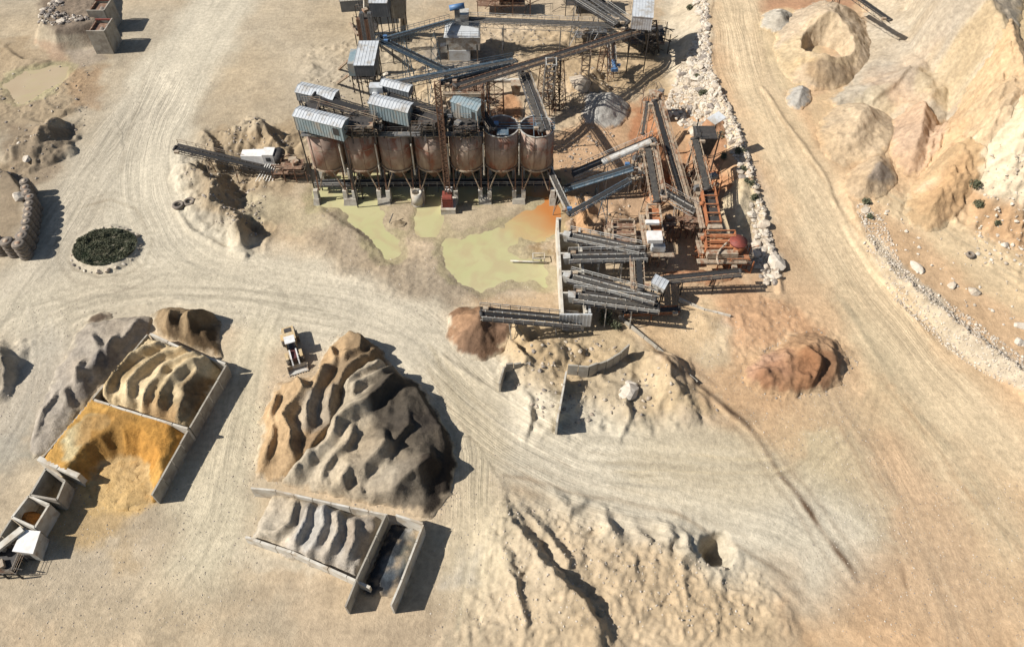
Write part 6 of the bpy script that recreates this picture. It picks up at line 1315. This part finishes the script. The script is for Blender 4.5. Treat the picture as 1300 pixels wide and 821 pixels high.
# vibrating screens
def screen(label, px, py, w, L, z, col, deckcol='steel_dark', decks=4, bin_=None, rz=0.0, front=None):
    """vibrating screen: two side plates, sieve decks, feed box, discharge platform, motor, legs"""
    v = PZ(px, py, z); g = HH(v.x, v.y); t = thing('vibrating_screen', label, 'screen', (v.x, v.y, g)); x, y = v.x, v.y
    for k in (-1, 1):
        b = MB(); b.hexa([(x + k * w / 2 - .1, y - L / 2, z - 1.4), (x + k * w / 2 + .1, y - L / 2, z - 1.4), (x + k * w / 2 + .1, y + L / 2, z - .6), (x + k * w / 2 - .1, y + L / 2, z - .6)], [(x + k * w / 2 - .1, y - L / 2, z - .1), (x + k * w / 2 + .1, y - L / 2, z - .1), (x + k * w / 2 + .1, y + L / 2, z + 1.1), (x + k * w / 2 - .1, y + L / 2, z + 1.1)]); b.build('side_plate', col, t)
    b = MB()
    for i in range(decks):
        q = (i + .5) / decks; yy = y - L / 2 + L * q; b.hexa([(x - w / 2 + .15, yy - L / decks * .42, z - .7 + q * .8), (x + w / 2 - .15, yy - L / decks * .42, z - .7 + q * .8), (x + w / 2 - .15, yy + L / decks * .42, z - .5 + q * .8), (x - w / 2 + .15, yy + L / decks * .42, z - .5 + q * .8)], [(x - w / 2 + .15, yy - L / decks * .42, z - .6 + q * .8), (x + w / 2 - .15, yy - L / decks * .42, z - .6 + q * .8), (x + w / 2 - .15, yy + L / decks * .42, z - .4 + q * .8), (x - w / 2 + .15, yy + L / decks * .42, z - .4 + q * .8)])
    b.build('sieve_deck', deckcol, t)
    b = MB()
    for i in range(decks + 1): yy = y - L / 2 + L * i / decks; b.beam((x - w / 2, yy, z + .1 + i / decks * 1.0), (x + w / 2, yy, z + .1 + i / decks * 1.0), .22)
    b.build('frame', col, t)
    MB().box((x, y - L / 2 - .7, z - 1.0), (w + .1, 1.1, 1.3)).build('discharge_box', front or 'steel_dusty', t)
    b = MB(); b.box((x, y - L / 2 - 1.6, z - 2.0), (w + 3.6, 1.2, .12)); b.box((x - w / 2 - .8, y, z - 1.6), (1.1, L, .12)); b.build('platform', 'steel_dusty', t)
    b = MB(); rails(b, (x - w / 2 - 1.8, y - L / 2 - 2.2, z - 1.95), (x + w / 2 + 1.8, y - L / 2 - 2.2, z - 1.95)); rails(b, (x - w / 2 - 1.35, y - L / 2 - 1, z - 1.55), (x - w / 2 - 1.35, y + L / 2, z - 1.55)); b.build('handrail', 'steel_dusty', t)
    MB().tube((x - w / 2 - .9, y + .5, z + .3), (x - w / 2 - .1, y + .5, z + .3), .4, 12).build('motor', col, t, True)
    for kx in (-1, 1):
        for ky in (-1, 1): a = (x + kx * (w / 2 + .1), y + ky * L * .42); MB().beam((a[0], a[1], g - .3), (a[0], a[1], z - .9), .26).build('leg', col, t)
    b = MB()
    for ky in (-1, 1): b.beam((x - w / 2, y + ky * L * .42, g + .2), (x + w / 2, y + ky * L * .42, z - 1.2), .14); b.beam((x + w / 2, y + ky * L * .42, g + .2), (x - w / 2, y + ky * L * .42, z - 1.2), .14)
    b.build('bracing', col, t); return t
screen('rust orange vibrating screen with dark sieve panels right of centre', 903, 262, 2.5, 8.5, 6.8, 'rust_orange')
screen('pale tan screen with a white covered box in its middle', 832, 285, 2.4, 8.5, 7.0, 'steel_dusty', 'rust_orange', front='clad_white')
screen('low rusty red screen beside the orange crusher', 915, 306, 5.6, 3.4, 5.2, 'rust_orange', 'rust_orange', decks=3)
screen('small brown screen with railings left of the pale tan one', 792, 296, 4.2, 5.0, 5.2, 'steel_dusty', 'rust_dark', decks=3)
v = PZ(831, 301, 8.2); t = thing('covered_box', 'white sheet covered box lying on the pale tan screen', 'box', v); b = MB(); b.box(v, (2.7, 2.4, .9)); b.build('cover', 'plastic_white', t); MB().box(v + Vector((0, 3.6, .2)), (2.5, .9, .5)).build('rail_cover', 'plastic_white', t)
v = P(935, 340); z0 = v.z; t = thing('cone_crusher', 'bright orange crusher with a curved pale pipe at the foot of the boulders', 'crusher', v); o = PZ(937, 308, 5.5)
MB().tube((o.x, o.y, 2.4), (o.x, o.y, 5.6), 1.2, 18, 1.55).build('bowl', 'rust_orange', t, True); MB().tube((o.x, o.y, 5.6), (o.x, o.y, 6.0), 1.65, 18).build('collar', 'red_paint', t, True); MB().box((o.x, o.y, 1.0), (3.0, 3.0, 3.0)).build('base', 'rust_dark', t)
b = MB(); pr = None
for i in range(9):
    q = i / 8; p_ = Vector((o.x - 1.2 - 3.2 * math.sin(q * 1.9), o.y + .8 - q * 5.4, 5.6 - 1.0 * q))
    if pr is not None: b.tube(pr, p_, .2, 8)
    pr = p_
b.build('pipe', 'steel_dusty', t, True)
jumble('orange and pale machine frame in front of the orange crusher', 928, 338, 6.5, 3.5, 4.2, 'rust_orange', 12, n=26)
jumble('pale pipe frame at the head of the wide dusty conveyor', 815, 222, 5, 4, 7, 'steel_dusty', 13)
jumble('tan pump frame between the two tan screens', 808, 318, 3.5, 3, 5, 'steel_dusty', 14, n=22)
jumble('rusty pipes and braces between the two dark conveyors right of the orange heap', 860, 238, 3.4, 4, 4.5, 'rust_orange', 51, n=30)
jumble('tan stair frame left of the rust orange screen', 880, 262, 2.4, 5, 6.0, 'steel_dusty', 52, n=30)
jumble('dark motor deck behind the covered tan screen', 846, 300, 3.0, 3.4, 5.0, 'rust_dark', 53, n=30)
jumble('orange stained frame under the low red screen', 902, 326, 5.5, 2.8, 3.4, 'rust_orange', 54, n=30)
jumble('pale frame around the head of the blue conveyors', 806, 240, 3.4, 3.0, 6.0, 'galv_light', 55, n=26)
jumble('brown pump frame right of the pale orange heap', 774, 302, 2.6, 3.0, 3.6, 'rust_dark', 56, n=22)
jumble('tan frame under the right ends of the upper bunker conveyors', 828, 332, 5, 3, 4, 'steel_dusty', 15, n=26)
jumble('rusty brown frame between the long dark conveyor and the rusty screen', 872, 292, 3.6, 4.5, 4.5, 'rust_dark', 16, n=26)
jumble('tall pale head frame above the orange sand heap', 825, 150, 4, 3.5, 8, 'steel_dusty', 17, n=22)
jumble('rusty screen head frame below the wide pale conveyor', 897, 250, 3.4, 3, 7, 'rust_orange', 18, n=24)
shed('small tilted white box house beside the thin black conveyor', PZ(826, 366, 4.4), PZ(841, 374, 4.0), 2.0, 1.6, 'clad_white', 'galv_light', name='drive_box', cat='housing', gable=.1, legs=True)
# jetty pipe in the pond
a = PZ(648, 331, .3); b_ = PZ(694, 333, .3); t = thing('jetty_pipe', 'thin pale suction pipe with a small frame in the green pond', 'pipe', a); MB().tube(a, b_, .16, 10).build('pipe', 'concrete_pale', t, True)
b = MB(); c_ = a.lerp(b_, .62); 
for dx in (0, 2.2):
    b.beam(c_ + Vector((dx, 0, -.8)), c_ + Vector((dx, 0, .9)), .14); b.beam(c_ + Vector((dx, 1.4, -.8)), c_ + Vector((dx, 1.4, .9)), .14); b.beam(c_ + Vector((dx, 0, .9)), c_ + Vector((dx, 1.4, .9)), .14)
b.beam(c_ + Vector((0, 1.4, .9)), c_ + Vector((2.2, 1.4, .9)), .14); b.beam(c_ + Vector((0, 0, .9)), c_ + Vector((2.2, 0, .9)), .14); b.build('frame', 'concrete_pale', t)
a = PZ(494, 283, .3); t = thing('fallen_pole', 'thin dark pole sticking out of the mud below the silos', 'pole', a); MB().beam(a, PZ(499, 271, 1.6), .16).build('shaft', 'steel_dark', t)
# radial stacker boom seen at the top right edge
conveyor('dark stacker boom reaching down from the top edge over the grey slope', PZ(1068, -18, 14.5), PZ(1130, 26, 14.5), 1.3, 'steel_dark', 'rubber', walk=0, legs=(.0,), depth=1.0)

# ------------------------------------------------------------------ concrete walls
H1 = 3.1
def W(pts, h): return [PT(a, b_, h) for a, b_ in pts]
wall_run('long bay wall falling left from the top corner of the left bays', W([(187, 424), (118, 505), (50, 584)], H1), H1, .32, 'concrete', 2.6)
wall_run('white topped back wall of the upper left bay', W([(190, 423), (236, 444), (286, 461)], H1), H1, .45, 'concrete_pale', 4.5)
wall_run('long right wall of the left bays casting a striped shadow', W([(287, 463), (240, 543), (192, 628)], H1), H1, .34, 'concrete', 3.0)
wall_run('stepped divider wall between cream and ochre sand', W([(119, 507), (180, 526), (238, 543)], H1 + .9), H1 + .9, .4, 'concrete_pale', 2.6)
wall_run('short white front wall closing the ochre bay on the left', W([(48, 581), (100, 603)], H1), H1, .9, 'concrete_pale', 4)
wall_run('back wall of the bottom bay below the dark stockpile', W([(318, 619), (350, 622), (420, 638), (492, 653)], 2.8), 2.8, .34, 'concrete_pale', 2.6)
wall_run('short wall capping the deep narrow bay', W([(502, 653), (537, 664)], 3.6), 3.6, .34, 'concrete_pale', 3)
wall_run('dark divider between grey gravel and blue slurry', W([(490, 652), (452, 735), (438, 770)], 3.2), 3.2, .3, 'concrete', 3)
wall_run('tall right wall of the slurry bay with a broad shadow', W([(537, 665), (510, 735), (496, 768)], 3.6), 3.6, .34, 'concrete_pale', 3)
wall_run('low front wall of the bottom bay running down to the right', W([(311, 681), (370, 700), (440, 731), (470, 745)], 2.0), 2.0, .45, 'concrete_pale', 2.6)
wall_run('tilted row of five slabs at the left of the middle yard', W([(634, 486), (640, 464)], 3) + W([(642, 462), (652, 461), (662, 459), (674, 456)], 3), 3, .35, 'concrete', 1.5, ragged=.2, seed=3)
wall_run('curved grey slab wall in the middle yard', W([(721, 462), (748, 464), (770, 456), (788, 446), (799, 436)], 3.4), 3.4, .35, 'concrete', 1.7, ragged=.12, seed=4)
wall_run('straight slab wall running down with a rectangular shadow', W([(719, 468), (713, 500), (707, 536)], 4.4), 4.4, .35, 'concrete_pale', 3.2, ragged=.25, seed=5)
wall_run('half buried line of slabs left of the curved wall', W([(690, 452), (705, 446), (718, 441)], 1.4), 1.4, .35, 'concrete', 1.5, ragged=.4, seed=6)
wall_run('thin dark kerb wall running from the bunker to the road', W([(786, 400), (835, 440), (886, 484)], 1.0), 1.0, .3, 'concrete', 3)
wall_run('pale low kerb around the washed slope below the crusher', W([(862, 378), (895, 392), (928, 400)], .8), .8, .35, 'concrete_pale', 3)
# lower left small bins, plank and container
def binbox(label, corners, h, m='concrete', th=.3):
    t = thing('storage_bin', label, 'bin', Vector(PT(corners[0][0], corners[0][1], h)))
    pts = [Vector(PT(a, b_, h)) for a, b_ in corners]; pts.append(pts[0])
    for a, b_ in zip(pts[:-1], pts[1:]): MB().beam(a + Vector((0, 0, h / 2 - .2)), b_ + Vector((0, 0, h / 2 - .2)), th, h + .4).build('side', m, t)
    b = MB(); n = 4; b.add([(p.x, p.y, .12) for p in pts[:4]], [(0, 1, 2, 3)]); return t, pts
binbox('empty dark bin against the wall end at the lower left', [(58, 594), (82, 610), (72, 634), (38, 628)], 3.4)
t_, pp = binbox('small bin half filled with orange sand at the lower left', [(36, 629), (62, 640), (44, 669), (15, 656)], 3.4, 'concrete_pale')
heap('sand_heap', 'little orange sand heap inside the small lower left bin', [(34, 640), (60, 652), (44, 676), (16, 664)], [(30, 650, 2.2), (45, 655, 1.2)], (190, 130, 70), slope=2.5, rough=(.1, .5), wob=.2, res=.2, clip=[(35, 631 + 14), (60, 642 + 14), (44, 668 + 12), (17, 656 + 14)])
wall_run('slanting wall at the far lower left edge', W([(14, 658), (-14, 702)], 3.4), 3.4, .3, 'concrete', 3)
a = PZ(0, 694, 3.2); b_ = PZ(29, 671, 3.4); t = thing('concrete_beam', 'long pale beam leaning beside the white container', 'beam', (a.x, a.y, 0)); MB().beam(a - (b_ - a) * .3, b_, 1.0, .5).build('shaft', 'concrete_pale', t); MB().beam((a.x, a.y, -.3), (a.x, a.y, 3), .5).build('leg', 'concrete', t); MB().beam((b_.x, b_.y, -.3), (b_.x, b_.y, 3.2), .5).build('leg', 'concrete', t)
q = [PZ(29, 673, 3.0), PZ(51, 675, 3.0), PZ(42, 702, 3.0), PZ(17, 699, 3.0)]; t = thing('site_container', 'small white flat roofed site cabin at the lower left', 'cabin', (q[3].x, q[3].y, 0))
b = MB(); b.hexa([(p.x, p.y, .1) for p in q][::-1], [(p.x, p.y, 2.9) for p in q][::-1]); b.build('wall', 'galv_light', t)
cen = sum(q, Vector()) / 4; b = MB(); b.hexa([cen + (p - cen) * 1.06 for p in q][::-1], [cen + (p - cen) * 1.06 + Vector((0, 0, .15)) for p in q][::-1]); b.build('roof', 'plastic_white', t)
b = MB(); e = (q[2] - q[3]).normalized(); m_ = q[3].lerp(q[2], .5) - Vector((0, .04, 0)); b.hexa([(m_.x - .4, m_.y - .04, .1), (m_.x + .4, m_.y - .04, .1), (m_.x + .4, m_.y, .1), (m_.x - .4, m_.y, .1)], [(m_.x - .4, m_.y - .04, 2.1), (m_.x + .4, m_.y - .04, 2.1), (m_.x + .4, m_.y, 2.1), (m_.x - .4, m_.y, 2.1)]); b.build('door', 'steel_dark', t)
jumble('dark scrap machinery at the bottom left corner', 10, 716, 6, 4, 2.2, 'steel_dark', 21, n=20)

# ------------------------------------------------------------------ feed hoppers, top left
for i, (py, lb) in enumerate(((40, 'nearer steel feed hopper at the end of the rock ramp'), (14, 'farther steel feed hopper cut by the top edge'))):
    v = PZ(122, py, 6.0); h = 6.4; t = thing('feed_hopper', lb, 'hopper', (v.x, v.y, 0)); w, dp = 4.4, 6.0; x, y = v.x, v.y + 2.6
    for nm, c, s_ in (('front_wall', (x, y - dp / 2, h / 2), (w, .3, h)), ('right_wall', (x + w / 2, y, h / 2 - .01), (.3, dp - .3, h)), ('left_wall', (x - w / 2, y, h / 2 - .4), (.3, dp - .3, h - .8))): MB().box(c, s_).build(nm, 'rust_dark' if 'left' in nm else 'concrete', t)
    b = MB(); b.hexa([(x - .8, y - 1.2, 2.2), (x + .8, y - 1.2, 2.2), (x + .8, y + 1.2, 2.2), (x - .8, y + 1.2, 2.2)], [(x - w / 2 + .17, y - dp / 2 + .17, 5.0), (x + w / 2 - .17, y - dp / 2 + .17, 5.0), (x + w / 2 - .17, y + dp / 2 - .2, 5.0), (x - w / 2 + .17, y + dp / 2 - .2, 5.0)]); b.build('funnel', 'rust_dark', t)
    MB().beam((x - w / 2, y + dp / 2, h - .5), (x + w / 2, y + dp / 2, h - .5), .35).build('beam', 'red_paint', t)
    MB().tube((x + .4, y - .3, 3.6), (x + .4, y - .3, 5.7), 1.9, 14, .3).build('load', 'rock_grey', t, True)

# ------------------------------------------------------------------ retaining columns along the left platform
cols = [(30, 229), (31, 237), (33, 243), (37, 249), (36, 257), (35, 265), (34, 272), (32, 280), (31, 289), (26, 298), (22, 308), (7, 305), (-8, 303)]
CN = ['topmost', 'second', 'third', 'fourth', 'fifth', 'sixth', 'seventh', 'eighth', 'ninth', 'tenth', 'corner', 'twelfth', 'last']
cw = MB().tube((0, 0, 0), (0, 0, 3.5), .9, 20)
for i, (px, py) in enumerate(cols):
    v = PZ(px, py, 3.8); big = 1.25 if i > 8 else 1.0; t = thing('retaining_column', CN[i] + ' round dusty column from the top in the row holding back the left platform', 'column', (v.x, v.y, -.2), 'round columns holding back the left platform')
    for k in range(4): b = MB(); z = -.2 + k * 1.0; R0_ = 1.0 * big; vs = []; b.tube((v.x, v.y, z + .0), (v.x, v.y, z + .25), R0_ * .86, 18, R0_); b.tube((v.x, v.y, z + .25), (v.x, v.y, z + .72), R0_, 18); b.tube((v.x, v.y, z + .72), (v.x, v.y, z + .97), R0_, 18, R0_ * .84); b.build('ring', 'tyre_dusty', t, True)
    b = MB(); b.tube((v.x, v.y, 3.0), (v.x, v.y, 3.86), .6 * big, 14, .42 * big); b.build('fill', 'steel_dusty', t, True)

# ------------------------------------------------------------------ wheel loader
def loader():
    base = P(373, 446); t = thing('wheel_loader', 'yellow and white wheel loader with its grey bucket lowered towards the stockpile', 'wheel loader', base)
    ang = math.atan2(-4.45, 1.75); ca, sa = math.cos(ang), math.sin(ang)
    def T(p): return Vector((base.x + p[0] * ca - p[1] * sa, base.y + p[0] * sa + p[1] * ca, base.z + p[2]))
    def tb(b): b.v = [tuple(T(v)) for v in b.v]; return b
    def bx(c, s): return MB().box(c, s)
    tb(bx((-2.3, 0, 1.75), (2.9, 2.1, 1.3))).build('engine_hood', 'yellow_paint', t)
    tb(MB().hexa([(-3.9, -1.2, .9), (-3.4, -1.2, .9), (-3.4, 1.2, .9), (-3.9, 1.2, .9)], [(-3.9, -1.2, 2.1), (-3.4, -1.1, 2.35), (-3.4, 1.1, 2.35), (-3.9, 1.2, 2.1)])).build('counterweight', 'white_paint', t)
    tb(bx((-3.0, 0, 2.43), (.9, 1.2, .08))).build('grille', 'steel_dark', t)
    tb(bx((-.9, 0, 1.2), (2.6, 1.3, .8))).build('rear_frame', 'maroon_paint', t)
    cab = tb(MB().hexa([(-.9, -.85, 1.7), (.7, -.85, 1.7), (.7, .85, 1.7), (-.9, .85, 1.7)], [(-.75, -.75, 3.25), (.5, -.75, 3.25), (.5, .75, 3.25), (-.75, .75, 3.25)])).build('cab', 'glass', t)
    tb(bx((-.15, 0, 3.32), (1.6, 1.75, .14))).build('cab_roof', 'white_paint', cab)
    b = MB()
    for x0, x1 in ((-.9, -.75), (.7, .5)):
        for k in (-1, 1): pb = MB(); pb.beam((x0, k * .86, 1.7), (x1, k * .76, 3.25), .1); tb(pb).build('cab_post', 'yellow_paint', cab)
    tb(bx((1.7, 0, 1.15), (2.0, 1.1, .9))).build('front_frame', 'maroon_paint', t)
    for k in (-1, 1):
        b = MB(); b.beam((1.1, k * .55, 2.0), (2.9, k * .55, 1.6), .22, .42); b.beam((2.9, k * .55, 1.6), (3.9, k * .55, .75), .22, .38); tb(b).build('lift_arm', 'white_paint', t)
        tb(MB().tube((1.2, k * .3, 1.5), (3.0, k * .5, 1.3), .09, 8)).build('cylinder', 'galv_light', t)
        for x in (-2.1, 2.1):
            w = tb(MB().tube((x, k * .95, .85), (x, k * 1.5, .85), .85, 22)).build('wheel', 'tyre', t, True); tb(MB().tube((x, k * 1.5, .85), (x, k * 1.53, .85), .42, 14)).build('rim', 'yellow_paint', w)
            b = MB()
            for i in range(18):
                a = 2 * math.pi * i / 18; b.beam((x + math.cos(a) * .86, k * .96, .85 + math.sin(a) * .86), (x + math.cos(a + .12) * .86, k * 1.49, .85 + math.sin(a + .12) * .86), .09)
            tb(b).build('tread', 'tyre', w)
        tb(bx((-2.2, k * 1.25, 1.85), (1.5, .5, .12))).build('fender', 'yellow_paint', t); tb(bx((2.1, k * 1.2, 1.85), (1.5, .5, .12))).build('fender', 'yellow_paint', t)
        tb(bx((-3.93, k * .9, 1.6), (.06, .25, .2))).build('tail_lamp', 'red_paint', t)
    b = MB(); yw = 1.65; pr = [(3.9, 1.3), (3.65, .75), (3.85, .2), (4.9, .1)]
    for (x0, z0), (x1, z1) in zip(pr[:-1], pr[1:]): b.hexa([(x0, -yw, z0), (x1, -yw, z1), (x1, yw, z1), (x0, yw, z0)], [(x0 + .06, -yw, z0 + .06), (x1 + .02, -yw, z1 + .07), (x1 + .02, yw, z1 + .07), (x0 + .06, yw, z0 + .06)])
    for k in (-1, 1): b.prism([(0, 0), (0, 0.01), (0, 0)], 0, 0) if False else b.add([(3.9, k * yw, 1.3), (3.65, k * yw, .75), (3.85, k * yw, .2), (4.9, k * yw, .1), (3.9, k * (yw - .06), 1.3), (3.65, k * (yw - .06), .75), (3.85, k * (yw - .06), .2), (4.9, k * (yw - .06), .1)], [(0, 1, 2, 3), (7, 6, 5, 4), (0, 3, 7, 4), (0, 4, 5, 1)])
    bk_ = tb(b).build('bucket', 'galv_light', t); b = MB()
    for i in range(8): y = -1.55 + i * 3.1 / 7; b.beam((4.85, y, .12), (5.12, y, .08), .12, .07)
    tb(b).build('teeth', 'steel_dark', bk_)
loader()
